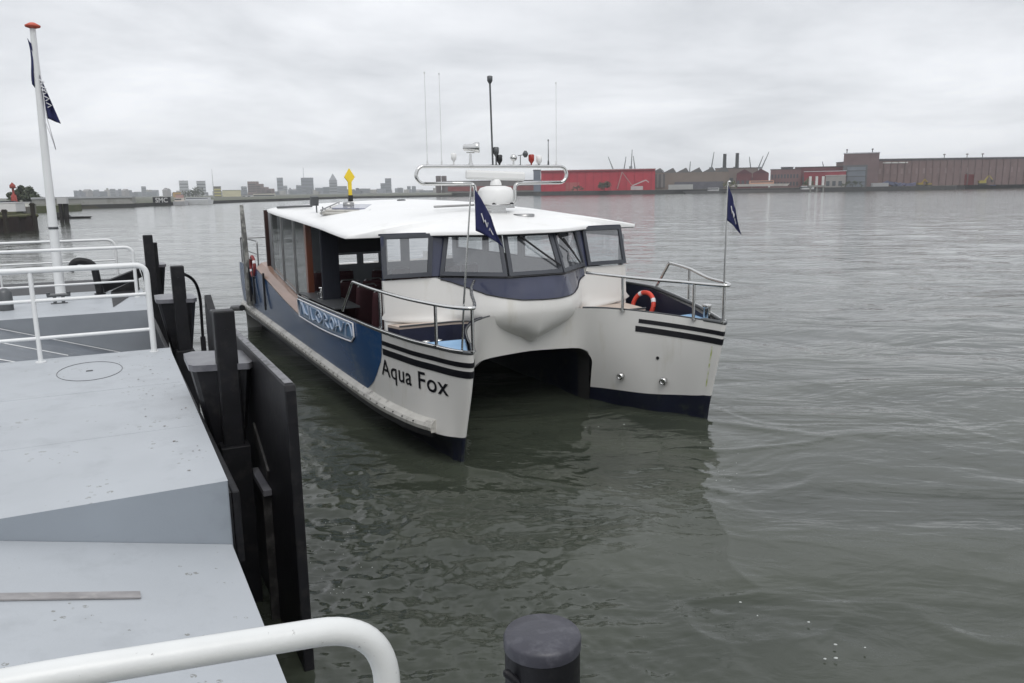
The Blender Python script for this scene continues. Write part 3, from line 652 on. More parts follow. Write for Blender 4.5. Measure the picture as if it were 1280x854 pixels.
# boat name wrapped round the bow
def lettering(txt, size, z0, ystart):
    cu = bpy.data.curves.new('t','FONT'); cu.body = txt; cu.size = size; cu.offset = .0035; cu.resolution_u = 6; cu.space_character = 1.06
    ob = bpy.data.objects.new('t', cu); COL.objects.link(ob); bpy.context.view_layer.update()
    me = bpy.data.meshes.new_from_object(ob.evaluated_get(bpy.context.evaluated_depsgraph_get()))
    bm = bmesh.new(); bm.from_mesh(me); bmesh.ops.triangulate(bm, faces=bm.faces)
    for _ in range(4):
        es = [e for e in bm.edges if e.calc_length() > .06]
        if not es: break
        bmesh.ops.subdivide_edges(bm, edges=es, cuts=1); bmesh.ops.triangulate(bm, faces=bm.faces)
    tab = []; u = u_at(ystart); d = 0; last = hull_pt(u,1.1,-1)
    while u > 7.2:
        tab.append((d,u)); u -= .01; p = hull_pt(u,1.1,-1); d += (p-last).length; last = p
    D = [a for a,_ in tab]; U = [c for _,c in tab]
    wmax = max(v.co.x for v in bm.verts)
    for v in bm.verts:
        u = float(np.interp(v.co.x*1.93/wmax, D, U)); v.co = hull_pt(u, z0+v.co.y, -1, .008)
    bm.to_mesh(me); bm.free(); bpy.data.objects.remove(ob); me.materials.clear(); me.materials.append(M['stripe'])
    o = bpy.data.objects.new('boat_name', me); link(o, ferry); o['label'] = 'black lettering Aqua Fox on the left bow'
lettering('Aqua Fox', .385, 1.065, 1.97)

# hull fittings on the port hull
for (u,z,r) in ((3.62,.60,.06),(4.55,.62,.065)):
    p = hull_pt(u,z,1,-.01); n = HN(u,z,1); b = MB(); b.lathe(p,[(r,0),(r,.10),(r*.7,.105),(r*.65,.06)],8,n); b.build('hull_outlet', M['steel'], ferry)
p = hull_pt(4.45,1.02,1,-.004); n = HN(4.45,1.02,1); b = MB(); b.lathe(p,[(.03,0),(.03,.015)],12,n); b.build('hull_outlet', M['black'], ferry)
ribbon('green_scuff', 6.28, 6.36, .62, 1.35, 1, mat('green_scuff',(.38,.45,.10),.6,dirt=(.76,.75,.71),dscale=9,dthr=(.4,.6)), .004, 4)

# cabin interior and far walls
b = MB(); b.box(-2.7,2.7,3.0,11.2,.95,1.0); b.build('cabin_floor', mat('cabin_floor',(.12,.12,.125),.6,var=.1), ferry)
b = MB()
b.box(2.49,2.53,2.8,11.2,1.0,2.38); b.box(2.49,2.53,2.95,11.2,3.1,3.22)
for y in (2.79,4.9,6.9,8.9,10.9): b.box(2.488,2.532,y,y+(.10 if y < 3 else .28),2.38,3.1)
b.build('cabin_side_wall', M['inter'], ferry)
for y in (2.89,5.18,7.18,9.18): window(((2.50,y,2.38),(2.50,y+(2.01 if y<4 else 1.72),2.38),(2.50,y+(2.01 if y<4 else 1.72),3.1),(2.50,y,3.1)),.04,M['frame'],M['gls'],ferry,'side_window',depth=.03)
b = MB(); b.box(-2.7,2.7,11.2,11.24,1.0,2.06); b.box(-2.7,2.7,11.2,11.24,2.78,3.5)
for x0,x1 in ((-2.7,-1.05),(-.38,-.20),(.24,.50),(.9,1.16),(1.76,2.0),(2.5,2.7)): b.box(x0,x1,11.198,11.242,2.06,2.78)
b.box(-1.05,.24,11.197,11.243,2.32,2.78); b.build('cabin_rear_wall', M['inter'], ferry)
b = MB(); b.box(-2.45,-1.0,6.9,6.95,2.70,3.30); b.build('curtain', M['interd'], ferry)
def seat(x, y, rz=0):
    st = empty('passenger_seat',(x,y,1.0),rz,ferry)
    return st
def seat_mesh():
    b = MB(); rows = []
    for i in range(9):
        t = i/8; w = .22*(1-.12*t**3); z = .42+.78*t; rows.append([(-w,.17+.12*t,z),(-w*.6,.20+.12*t,z),(w*.6,.20+.12*t,z),(w,.17+.12*t,z)])
    b.grid(rows,0,True); b.box(-.22,.22,-.25,.2,.36,.45); b.box(-.04,.04,-.05,.05,0,.36)
    return b
sm0 = None
for x,y in [(-2.2,4.0),(-1.68,4.0),(-2.2,5.0),(-1.68,5.0),(-2.25,6.0),(-1.75,6.0),(-.9,8),(-.4,8),(.9,8),(1.4,8),(-.9,6.2),(-.4,6.2),(.9,5.4),(1.4,5.4),(-2.2,8.3),(-1.7,8.3)]:
    if sm0 is None:
        sm0 = seat_mesh().build('passenger_seat', M['red'], ferry, solid=.07)
        hb = MB(); hb.tube(fillet([(-.19,.32,1.12),(-.17,.34,1.24),(.17,.34,1.24),(.19,.32,1.12)],.08),.014,6); h0 = hb.build('grab_handle', M['dsteel'], sm0)
        s_ = sm0
    else: s_ = copy_tree(sm0, ferry)
    s_.location = (x,y,1.0); s_.rotation_euler = (0,0,math.pi)
b = MB(); b.box(-.9,.9,2.6,3.1,1.9,2.45); b.build('helm_console', M['interd'], ferry, bevel=.03)

# stern post, railing, dark slats
b = MB(); rows = []
for k in range(13):
    t = k/12; z = .9+2.80*t; w = .42*(1-.45*t**3); yb = 13.1+.0*t
    rows.append([(-2.97,yb-w*.5+.25*t*t-.12,z),(-2.97,yb+w*.5-.1,z)])
b.grid(rows,0,False); b.build('stern_fin', mat('fin_grey',(.09,.09,.085),.6,dirt=(.3,.3,.28),dscale=5,dthr=(.45,.6)), ferry, solid=.10)
b = MB(); b.tube(fillet([(-2.9,11.9,2.0),(-2.9,11.9,2.75),(-2.9,14.4,2.75),(-2.9,14.4,2.0)],.1),.022,8); b.tube([(-2.9,11.9,2.4),(-2.9,14.4,2.4)],.016,8); b.tube([(-2.9,14.4,2.72),(2.7,14.4,2.72)],.02,8); b.build('stern_railing', M['dsteel'], ferry)
for y in (10.7,12.1,12.7,13.3):
    b = MB(); b.bar((-3.02,y,1.05),(-3.02,y,2.0),.05,.05); b.build('side_slat', M['black'], ferry)
b = MB(); b.tube([(-3.12,13.7,.75),(-3.2,14.9,.6)],.09,8); b.build('stern_fender', M['black'], ferry)

def lifebuoy(c, axis, r, label, band='emblem', m='orange'):
    Mx = Vector(axis).to_track_quat('Z','Y').to_matrix(); c = Vector(c); ring = MB()
    def P(a): return c+Mx@Vector((r*math.cos(a), r*math.sin(a), 0))
    ring.tube([P(2*math.pi*k/32) for k in range(33)], r*.165, 10, 0, False)
    o = ring.build('lifebuoy', M[m]); 
    for q in range(4):
        b = MB(); b.tube([P(math.pi/2*q+.5+d) for d in np.linspace(-.14,.14,6)], r*.175, 10); b.build('reflective_band', M[band], o)
    o.location = (BOAT[0],BOAT[1],0); o.rotation_euler = (0,0,BOAT[2]); tag(o,label,'lifebuoy'); return o
lifebuoy((2.62,2.25,1.72),(-.93,-.15,.30),.27,'orange-red ring lifebuoy leaning inside the right bow beside the beige locker lid')
lifebuoy((-2.99,12.25,2.05),(-1,0,.0),.27,'small dark red lifebuoy on the stern rail at the far left end of the boat', 'emblem', 'dred')

# ------------------------------------------------------------------ PONTOON (frame: x across to the right, y along away from the camera)
def pon(o): o.rotation_euler = (0,0,PON); return o
pontoon = empty('pontoon',(0,0,0),PON); tag(pontoon,'pale grey steel landing pontoon with raised deck blocks along the left','pontoon')
DKB = (.50,.56,.62)
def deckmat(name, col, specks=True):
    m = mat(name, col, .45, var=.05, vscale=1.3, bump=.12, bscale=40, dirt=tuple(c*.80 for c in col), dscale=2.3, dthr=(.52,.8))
    if specks:
        nt = m.node_tree; N = nt.nodes; L = nt.links.new; b = N['Principled BSDF']; src = b.inputs['Base Color'].links[0].from_socket
        t = N.new('ShaderNodeTexCoord')
        v = N.new('ShaderNodeTexVoronoi'); v.inputs['Scale'].default_value = 13; L(t.outputs['Object'], v.inputs[0])
        n = N.new('ShaderNodeTexNoise'); n.inputs['Scale'].default_value = 2.6; n.inputs['Detail'].default_value = 3; L(t.outputs['Object'], n.inputs[0])
        r = N.new('ShaderNodeMapRange'); L(n.outputs[0], r.inputs[0]); r.inputs[1].default_value = .48; r.inputs[2].default_value = .68; r.inputs[3].default_value = .0; r.inputs[4].default_value = .30
        lt = N.new('ShaderNodeMath'); lt.operation = 'LESS_THAN'; L(v.outputs['Distance'], lt.inputs[0]); L(r.outputs[0], lt.inputs[1])
        n2 = N.new('ShaderNodeTexNoise'); n2.inputs['Scale'].default_value = 70; L(t.outputs['Object'], n2.inputs[0])
        g2 = N.new('ShaderNodeMath'); g2.operation = 'GREATER_THAN'; L(n2.outputs[0], g2.inputs[0]); g2.inputs[1].default_value = .47
        mu = N.new('ShaderNodeMath'); mu.operation = 'MULTIPLY'; L(lt.outputs[0], mu.inputs[0]); L(g2.outputs[0], mu.inputs[1])
        mf = N.new('ShaderNodeMath'); mf.operation = 'MULTIPLY'; L(mu.outputs[0], mf.inputs[0]); mf.inputs[1].default_value = .75
        mx = N.new('ShaderNodeMix'); mx.data_type = 'RGBA'; L(mf.outputs[0], mx.inputs[0]); L(src, mx.inputs[6]); mx.inputs[7].default_value = (.17,.17,.15,1)
        L(mx.outputs[2], b.inputs['Base Color'])
    return m
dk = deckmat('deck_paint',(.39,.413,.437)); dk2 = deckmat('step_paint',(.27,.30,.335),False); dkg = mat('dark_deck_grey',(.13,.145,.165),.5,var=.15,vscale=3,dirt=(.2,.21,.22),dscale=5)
blk = mat('black_steel',(.008,.008,.010),.5,spec=.3,var=.35,vscale=4,bump=.3,bscale=14,dirt=(.026,.025,.025),dscale=7,dthr=(.52,.75))
blkw = mat('worn_black_steel',(.020,.019,.019),.6,var=.3,vscale=5,bump=.5,bscale=18,dirt=(.075,.072,.07),dscale=7,dthr=(.48,.70))
def wedge(name, pts_top, z0, m, side_m=None, bevel=.012):
    n = len(pts_top); b = MB(); vs = list(pts_top)+[(p[0],p[1],z0) for p in pts_top]
    b.add(vs,[tuple(range(n))],0); b.add(vs,[(i,n+i,n+(i+1)%n,(i+1)%n) for i in range(n)]+[tuple(range(n,2*n))[::-1]],1)
    return b.build(name,[m,side_m or m],pontoon,bevel=bevel)
XE = .655
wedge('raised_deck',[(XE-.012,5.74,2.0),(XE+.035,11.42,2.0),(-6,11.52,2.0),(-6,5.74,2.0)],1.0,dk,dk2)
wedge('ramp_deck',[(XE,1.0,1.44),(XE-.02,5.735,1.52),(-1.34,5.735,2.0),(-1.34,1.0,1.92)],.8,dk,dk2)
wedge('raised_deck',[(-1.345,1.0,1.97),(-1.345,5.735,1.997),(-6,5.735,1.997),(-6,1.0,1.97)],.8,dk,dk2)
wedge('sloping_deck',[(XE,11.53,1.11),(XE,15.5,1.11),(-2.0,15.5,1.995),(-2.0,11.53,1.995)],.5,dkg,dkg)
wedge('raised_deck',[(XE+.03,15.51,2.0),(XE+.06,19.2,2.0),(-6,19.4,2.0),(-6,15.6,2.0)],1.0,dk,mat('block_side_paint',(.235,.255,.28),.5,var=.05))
b = MB(); b.box(-6,XE-.03,.9,21.0,-.5,1.0); b.box(-6,XE-.03,20.0,27.5,-.5,1.5); b.build('pontoon_hull', blk, pontoon)
b = MB(); b.box(XE-.028,XE+.005,5.76,11.4,.8,1.90); b.build('deck_fascia', blk, pontoon)
# worn steel bar on the ramp, hatch ring, painted edge lines
b = MB(); 
def rz(x,y): return 1.44+(y-1)*.0169+(XE-x)*.2406
yb = 4.93; b.add([(x,y,rz(x,y)+dz) for dz in (.003,.012) for x,y in ((.01,yb-.04),(.01,yb+.04),(-1.33,yb+.04),(-1.33,yb-.04))],[(0,1,2,3),(7,6,5,4),(0,4,5,1),(1,5,6,2),(2,6,7,3),(3,7,4,0)])
b.build('steel_bar', mat('worn_bar',(.26,.25,.25),.5,var=.25,vscale=8,dirt=(.42,.40,.38),dscale=9,stretch=(.6,1,1)), pontoon)
b = MB(); ring = [( -.25+.34*math.cos(a), 10.35+.55*math.sin(a), 2.002) for a in np.linspace(0,2*math.pi,49)]; b.tube(ring,.004,5,0,False); b.box(-.29,-.22,10.33,10.37,2.002,2.008); b.build('hatch_ring', M['trim'], pontoon)
b = MB()
def sz2(x): return 1.11+(XE-x)*.3333+.006
for (x0,x1,y) in ((-1.95,.60,15.46),(-1.95,-.62,14.2),(-1.95,-.80,12.9)):
    b.bar((x0,y,sz2(x0)),(x1,y,sz2(x1)),.05,.006)
b.build('painted_line', M['whitep'], pontoon)

def railing(name, X0, X1, Y, z0, z1, mids, label, r=.03, post_x=None, rc=.14, leftrun=True):
    root = empty(name,(0,0,0),PON); tag(root,label,'railing')
    b = MB(); b.tube(fillet([(X0,Y,z1),(X1,Y,z1),(X1,Y,z0)],rc,8),r,12); b.build('top_rail', M['whitep'], root)
    for z in mids:
        b = MB(); b.tube([(X0,Y,z),(X1-.01,Y,z)],r*.62,8); b.build('mid_rail', M['whitep'], root)
    for x in (post_x or []):
        b = MB(); b.tube([(x,Y,z0),(x,Y,z1-.01)],r*.75,10); b.lathe((x,Y,z0),[(.06,0),(.06,.012)],14); b.build('rail_post', M['whitep'], root)
    b = MB(); b.lathe((X1,Y,z0),[(.055,0),(.055,.012)],14); b.build('base_plate', M['whitep'], root)
    return root
railing('railing',-4.5,.49,11.22,2.0,3.13,(2.76,2.30),'nearer white pipe railing with rounded corner, at the far edge of the raised deck',.036,[-.79,-2.3])
railing('railing',-4.5,.56,17.6,2.0,3.0,(2.66,2.33),'middle white railing with one slim end post, behind the nearest deck railing',.032,[-2.6],.16)
railing('railing',-4.5,.30,20.6,2.0,3.02,(2.55,),'farthest and lowest-looking white railing beyond the flagpole base',.030,[-2.0],.2)
# railing the photographer leans over
root = empty('railing',(0,0,0),PON); tag(root,'thick white scuffed handrail curving down in the near foreground','railing')
b = MB(); b.tube(fillet([(-3.2,1.60,3.205),(-.23,1.555,3.155),(.462,1.53,3.095),(.462,1.53,1.5)],.145,12),.0285,24)
b.build('top_rail', mat('scuffed_white_paint',(.68,.69,.68),.28,var=.03,vscale=6,bump=.18,bscale=22,dirt=(.22,.21,.2),dscale=34,dthr=(.665,.72)), root)
b = MB(); b.tube([(-3.2,1.58,2.55),(.45,1.53,2.5)],.02,12); b.build('mid_rail', M['whitep'], root)

# fender frames
def fender_unit(X, Y, label, plate, dz=0., w=1.):
    root = empty('fender',(0,0,0),PON); tag(root,label,'fender','black steel fenders along the pontoon edge')
    cap = [(X-.30,Y-.06),(X+.18,Y-.20),(X+.24,Y-.10),(X+.24,Y+.42),(X+.18,Y+.55),(X-.24,Y+.70),(X-.33,Y+.62),(X-.34,Y+.02)]
    zc = 2.42
    b = MB(); b.prism(cap,zc-.06,zc,0); b.build('cap_plate', capm, root, bevel=.02)
    up = [(X+(x-X)*.92,Y+.25+(y-Y-.25)*.92) for x,y in cap]; lo = [(X+(x-X)*.34,Y+.25+(y-Y-.25)*.6) for x,y in cap]
    b = MB(); b.prism(lo,1.25,zc-.06,0,taper=up); b.build('bracket', blk, root, bevel=.01)
    b = MB(); b.box(X-.135,X+.135,Y-.22,Y+.02,-.6,1.62+dz); b.build('lower_post', blk, root, bevel=.012)
    b = MB(); b.box(X-.10,X+.09,Y-.17,Y+.0,1.6,2.93+dz); b.lathe((X-.0,Y-.17,2.74+dz),[(.022,-.01),(.022,.012)],12,(0,-1,0)); b.build('post', blk, root, bevel=.015)
    if plate:
        b = MB(); y0,y1 = 6.32,11.6; xa,xb = 1.19,1.28
        poly = [(y0,-.6),(y1,-.6),(y1,2.40),(y1-.05,2.66),(y1-.45,2.50),(y0+.02,2.50),(y0,2.45)]
        b.add([(xa,y,z) for y,z in poly]+[(xb,y,z) for y,z in poly],[tuple(range(7)),tuple(range(7,14))[::-1]]+[(i,7+i,7+(i+1)%7,(i+1)%7) for i in range(7)])
        b.build('fender_plate', blk, root, bevel=.012)
        b = MB(); b.box(xa+.012,xb-.012,y0+.06,y1-.5,2.503,2.509); b.build('worn_edge', mat('worn_edge',(.16,.16,.17),.5,var=.3,vscale=9,dirt=(.03,.03,.03),dscale=12,dthr=(.5,.6)), root)
        b = MB(); b.box(X+.14,1.186,7.25,7.95,1.26,1.32); b.build('inner_shelf', capm, root, bevel=.006)
        b = MB(); b.box(X+.14,1.186,7.30,7.36,-.6,1.255); b.build('inner_plate', blkw, root, bevel=.004)
        b = MB(); b.bar((1.185,8.0,1.72),(1.185,7.35,1.42),.03,.12); b.build('brace', blkw, root)
    b = MB(); b.box(.665,.72,Y-2.2,Y+3.4,1.35,1.90); b.build('edge_angle', blk, root, bevel=.01)
    return root
capm = mat('cap_steel_skylit',(.10,.10,.115),.30,var=.25,vscale=5,dirt=(.17,.17,.18),dscale=4,dthr=(.42,.75))  # black steel paled: sky reflected on the flat tops put into the base colour
fender_unit(.97,7.97,'nearest black steel fender with long vertical plate, between raised deck and boat',True)
fender_unit(1.02,13.4,'second black fender with tapered bracket under its cap, right of the railing corner',False)
fender_unit(1.08,20.4,'farthest black fender, small against the water behind the second one',False)
b = MB(); b.bar((.97,20.0,.5),(.97,20.0,3.12),.20,.20); o = b.build('mooring_post',blk,None,bevel=.02); pon(o); tag(o,'square black post standing beside the farthest fender, the tallest of the black posts','post')
b = MB(); b.tube(fillet([(1.62,16.6,1.2),(1.62,16.4,2.1),(1.50,16.0,2.45),(1.25,15.6,2.62)],.4,8),.028,12); b.bar((1.62,16.6,-.5),(1.62,16.6,1.25),.09); b.build('pipe_hoop',blk); o = bpy.data.objects['pipe_hoop']; pon(o); tag(o,'curved black pipe hoop rising from the water behind the second fender','pipe')
# bent vent pipe, cleats, gas bottle
b = MB(); b.tube(fillet([(-.10,18.6,2.0),(-.16,18.6,2.66),(-.50,18.6,2.72),(-.60,18.6,2.50)],.22,8),.072,14); b.lathe((-.10,18.6,2.0),[(.11,0),(.11,.02)],16); o = b.build('vent_pipe',blk); pon(o); tag(o,'black bent vent pipe curving over on the raised deck behind the railings','vent pipe')
def cleat(x,y,z,label):
    b = MB(); b.tube([(x-.17,y,z+.16),(x+.17,y,z+.16)],.03,8); b.lathe((x-.07,y,z),[(.03,0),(.03,.15)],10); b.lathe((x+.07,y,z),[(.03,0),(.03,.15)],10); b.box(x-.14,x+.14,y-.05,y+.05,z,z+.015); [b.lathe((x+s*.17,y,z+.13),[(.028,0),(.036,.09)],8) for s in (-1,1)]
    o = b.build('mooring_cleat', M['trim']); pon(o); tag(o,label,'cleat')
cleat(-.80,17.4,2.0,'dark double-horned mooring cleat on the raised deck at the foot of the flagpole')
b = MB(); b.lathe((-1.62,16.9,2.0),[(.12,0),(.12,.32),(.08,.38),(.03,.4)],18); o = b.build('mooring_bollard',M['trim']); pon(o); tag(o,'rounded dark bollard at the left border of the picture behind the railing','bollard')
b = MB(); b.add([(.1,16.2,2.01),(.66,18.9,2.01),(.66,18.9,2.26),(.1,18.9,2.01)],[(0,1,2,3)]); b.bar((-.05,18.9,2.1),(.70,19.3,2.34),.10,.2); o = b.build('mooring_strut',blk); pon(o); tag(o,'low black sloping steel strut leading from the deck to the second fender','strut')

# flagpole
fp_ = empty('flagpole',(0,0,0),PON); tag(fp_,'tall white leaning flagpole with a red cap on the left, standing behind the railings','flagpole')
b = MB(); b.tube([(-.82,18.75,2.0),(-.80,18.75,4.6),(-.755,18.75,7.2)],[.095,.075,.052],18); b.lathe((-.82,18.75,2.0),[(.17,0),(.17,.03)],18); b.build('pole', M['whitep'], fp_)
b = MB(); b.lathe((-.81,18.75,3.38),[(.088,-.025),(.092,-.02),(.092,.02),(.088,.025)],20); b.build('pole_clamp', M['trim'], fp_)
b = MB(); b.lathe((-.75,18.75,7.2),[(.03,0),(.13,.03),(.14,.06),(.05,.11),(.01,.12)],18); b.build('pole_cap', mat('red_cap',(.55,.10,.06),.5), fp_)
b = MB(); b.tube([(-.72,18.66,7.1),(-.70,18.66,5.6),(-.60,18.66,4.92),(-.66,18.66,5.2),(-.74,18.66,5.5)],.009,5); b.build('halyard', M['emblem'], fp_)
rows = []
for i in range(13):
    t = i/12; rows.append([(-.865+.02*math.sin(t*5)+.01*t+.017*k, 18.75+.045*math.sin(k*1.4+t*4), 7.02-.86*t-.03*k) for k in range(5)])
b = MB(); b.grid(rows,0,True)
rows2 = []
for i in range(15):
    t = i/14; w = .03+.19*t; rows2.append([(-.735+.10*t+w*(k/6-.2), 18.72+.05*math.sin(k*1.5+t*3), 6.38-.86*t-.10*k/6) for k in range(7)])
b.grid(rows2,0,True); fl = b.build('flag', M['flag'], fp_, solid=.004)
b = MB()
for j in range(5):
    t0 = .18+.12*j; i = int(t0*14); p = Vector(rows2[i][3])+Vector((0,-.05,0)); b.tube([p+Vector((-.05,0,.04)),p+Vector((.04,0,-.01)),p+Vector((-.03,0,-.05))],.012,5)
b.build('flag_emblem', M['emblem'], fl)

# round pile in the foreground
pl = empty('round_pile',(0,0,0),PON); tag(pl,'round black steel pile top in the near foreground, standing in the water','pile')
b = MB(); b.lathe((1.165,2.10,-.6),[(.124,0),(.124,3.12)],48); b.build('pile_tube', blk, pl)
b = MB(); b.lathe((1.165,2.10,2.523),[(.127,0),(.128,.035),(.122,.048),(.06,.052),(.005,.053)],48); b.build('pile_cap', mat('pile_cap',(.040,.040,.052),.42,var=.15,vscale=6,dirt=(.085,.085,.10),dscale=9,dthr=(.50,.66),bump=.2,bscale=30), pl)
b = MB(); b.lathe((1.035,2.06,2.47),[(.012,-.03),(.014,.03),(.006,.04)],12,(-.8,.3,.9)); b.build('lifting_lug', blk, pl)
b = MB(); 
for q in (.30,.0): b.lathe((1.165+.125*math.cos(R(-50)+q*0),2.10+.125*math.sin(R(-50)),2.33-q),[(.010,-.01),(.010,.008)],10,(math.cos(R(-50)),math.sin(R(-50)),0))

# ------------------------------------------------------------------ FAR BANKS
def at(px, py, d):
    """real position of the thing seen at that photo pixel (1280 wide), d metres ahead"""
    v = _f+_r*((px-640)/FOC)-_u*((py-427)/FOC); return Vector((0,0,CAM_H))+v*(d/v.y)
def X_at(px, d): return at(px, 240, d).x
def Z_at(px, py, d): return at(px, py, d).z
def fmat(name, col, **k): return mat(name, col, .85, var=k.pop('var',.10), vscale=k.pop('vs',.15), spec=.2, **k)
bank_g = fmat('bank_ground',(.10,.105,.08),dirt=(.16,.15,.12),dscale=.08)
quay_m = fmat('quay_wall',(.055,.055,.055),dirt=(.10,.095,.085),dscale=.2,stretch=(1,1,3))
conc = fmat('pale_concrete',(.26,.26,.245),dirt=(.15,.15,.13),dscale=.15)
def bank(name, pts, d_back, ztop_, m_side, label_kind='structure'):
    """pts: list of (px, depth) along the water line"""
    fr = [(X_at(p,d),d) for p,d in pts]; n = len(fr); b = MB()
    bk = [(x*d_back/max(d,1)*1.0 if abs(x) > 1 else x, d_back) for x,d in fr]
    lo = [(x,y,-1.0) for x,y in fr]; up = [(x,y,ztop_) for x,y in fr]; bt = [(x,y,ztop_) for x,y in bk]
    b.add(lo+up,[(i,i+1,n+i+1,n+i) for i in range(n-1)],1)
    b.add(up+bt,[(i,i+1,n+i+1,n+i) for i in range(n-1)],0)
    o = b.build(name,[bank_g,m_side]); tag(o,kind=label_kind); return o
bank('left_bank',[(-200,300),(60,262),(165,285),(200,315),(250,345),(306,400),(350,430),(420,540),(565,560)],2700,1.25,quay_m)
bank('far_bank',[(565,570),(700,560),(800,540),(1000,520),(1150,520),(1194,525),(1197,575),(1420,575)],2700,2.6,quay_m)
bank('near_left_bank',[(-160,205),(30,205),(70,215),(100,235)],540,1.7,fmat('grass_bank',(.09,.10,.05),dirt=(.14,.12,.08),dscale=.3))

wm = {}
def winmat(col): 
    k = tuple(col)
    if k not in wm: wm[k] = fmat('facade_%d'%len(wm), col, dirt=tuple(c*.8 for c in col), dscale=.12)
    return wm[k]
glassy = mat('far_windows',(.07,.08,.09),.25); roofg = fmat('far_roof',(.12,.12,.13)); whitebar = fmat('white_cladding',(.62,.62,.60))
GRP = {}
def building(name, x0, x1, yt, d, col, label, cat='building', depth=None, yb=None, rows=0, cols=0, roof='flat', roofcol=None, group=None, wcol=None, ybase=None, face=True):
    xa, xb = X_at(x0,d), X_at(x1,d); zt = Z_at((x0+x1)/2,yt,d); zb = 2.55 if (x0+x1)/2 > 560 else 1.2; dep = depth or max(8,(xb-xa)*.8); w = xb-xa
    brg = math.atan2((xa+xb)/2,d) if face else 0; w *= math.cos(brg); root = empty(name,((xa+xb)/2,d,zb),-brg); tag(root,label,cat,group); hw = w/2; h = zt-zb
    eave = h*(.78 if roof in ('gable','saw') else 1)
    b = MB(); b.box(-hw,hw,0,dep,0,eave)
    b.build('wall', winmat(col), root)
    rm = fmat('roof_%d'%len(GRP), roofcol) if roofcol else roofg; GRP[len(GRP)] = 1
    b = MB()
    if roof == 'flat': b.box(-hw-.3,hw+.3,-.3,dep+.3,eave+.0,eave+max(.3,h*.03))
    elif roof == 'gable': b.add([(-hw,-.2,eave),(hw,-.2,eave),(0,-.2,h),(-hw,dep,eave),(hw,dep,eave),(0,dep,h)],[(0,1,2),(5,4,3),(0,2,5,3),(1,4,5,2)])
    elif roof == 'saw':
        n = 6
        for i in range(n):
            a = -hw+w*i/n; c = -hw+w*(i+1)/n
            b.add([(a,-.2,eave),(c,-.2,eave),(c-.25*(c-a),-.2,h),(a,dep,eave),(c,dep,eave),(c-.25*(c-a),dep,h)],[(0,1,2),(5,4,3),(0,2,5,3),(1,4,5,2)])
    b.build('roof', rm, root)
    if rows and cols:
        for r in range(rows):
            z0 = eave*(.12+.82*r/rows); z1 = z0+eave*.82/rows*.5
            b = MB(); 
            if cols == 1: b.box(-hw*.94,hw*.94,-.12,-.02,z0,z1)
            else:
                for c in range(cols):
                    a = -hw*.92+hw*1.84*c/cols; b.box(a,a+hw*1.84/cols*.55,-.12,-.02,z0,z1)
            b.build('window_row', glassy if wcol is None else winmat(wcol), root)
    return root
def sub_box(root, x0,x1,y0,y1,z0,z1, name, m):
    b = MB(); b.box(x0,x1,y0,y1,z0,z1); return b.build(name, m, root)

# right bank: the shipyard halls
r_ = building('warehouse',556,690,226,640,(.16,.15,.15),'long low grey hall seen through the antenna arch of the boat','warehouse',depth=60,rows=1,cols=1,wcol=(.22,.07,.07))
for px in (548.5,555.5):
    d = 650; b = MB(); x = X_at(px,d); w = 1.9; b.box(-w,w,-w,w,0,Z_at(px,220,d)-2.5); o = b.build('chimney', winmat((.15,.13,.13))); o.location = (x,d,2.5)
    tag(o,'dark square chimney, %s of the two at the left end of the low grey hall'%('left' if px < 550 else 'right'),'chimney')
rh = building('red_hall',676,818,212.5,560,(.42,.035,.055),'large bright red industrial hall on the far bank','hall',depth=70,roofcol=(.55,.45,.45))
building('grey_annex',667,676,213,565,(.17,.19,.23),'small blue-grey annex at the left end of the bright red hall','annex',depth=20)
w = X_at(818,560)-X_at(676,560); h = Z_at(750,212.5,560)-2.55
for k in range(14): sub_box(rh,-w/2+w*(k+.5)/14-.2,-w/2+w*(k+.5)/14+.2,-.5,-.01,0,h,'wall_rib',winmat((.34,.028,.045)))
sub_box(rh,-w*.28,-w*.16,-.3,-.01,0,h*.42,'gate',winmat((.36,.10,.10))); sub_box(rh,-w/2,w/2,-.7,-.02,h*.93,h*.97,'roof_band',winmat((.20,.03,.04)))
bh = building('brown_hall',812,910,209.5,590,(.20,.165,.14),'brown-grey hall with sawtooth roof beside the red hall','hall',depth=70,roof='saw',roofcol=(.13,.13,.13))
w = X_at(910,590)-X_at(812,590); h = Z_at(860,209.5,590)-2.55
sub_box(bh,-w*.48,-w*.30,-.6,-.01,h*.1,h*.72,'gate',winmat((.10,.10,.10))); sub_box(bh,-w*.18,w*.42,-5,-.01,0,h*.34,'lean_to',winmat((.11,.11,.13)))
b = MB(); [b.box(-w*.46+i*w*.055,-w*.45+i*w*.055+.8,-.9,-.62,h*.1,h*.72) for i in range(3)]; b.build('gate_rail',winmat((.2,.19,.18)),bh)
building('brown_hall',893,946,210.5,620,(.19,.155,.14),'lower brown hall under the two dark chimneys','hall',depth=60,rows=1,cols=6,roof='flat',roofcol=(.10,.10,.10))
for px,top,nm in ((904.5,193,'left'),(920,192,'right')):
    d = 640; b = MB(); hh = Z_at(px,top,d)-2.5; b.lathe((0,0,0),[(1.7,0),(1.3,hh),(1.5,hh+.3)],12); b.box(-2.6,-.8,-.9,.9,hh*.52,hh*.62); o = b.build('factory_chimney',winmat((.07,.075,.075))); o.location = (X_at(px,d),d,2.5)
    tag(o,'%s of the two tall dark chimneys above the brown hall'%nm,'chimney')
building('gabled_shed',920,939,211.5,560,(.13,.045,.05),'left of two small dark red gabled sheds','shed',roof='gable',depth=40,roofcol=(.10,.04,.05),rows=1,cols=3)
building('gabled_shed',940,960,211,560,(.14,.05,.055),'right of two small dark red gabled sheds','shed',roof='gable',depth=40,roofcol=(.10,.04,.05),rows=1,cols=3)
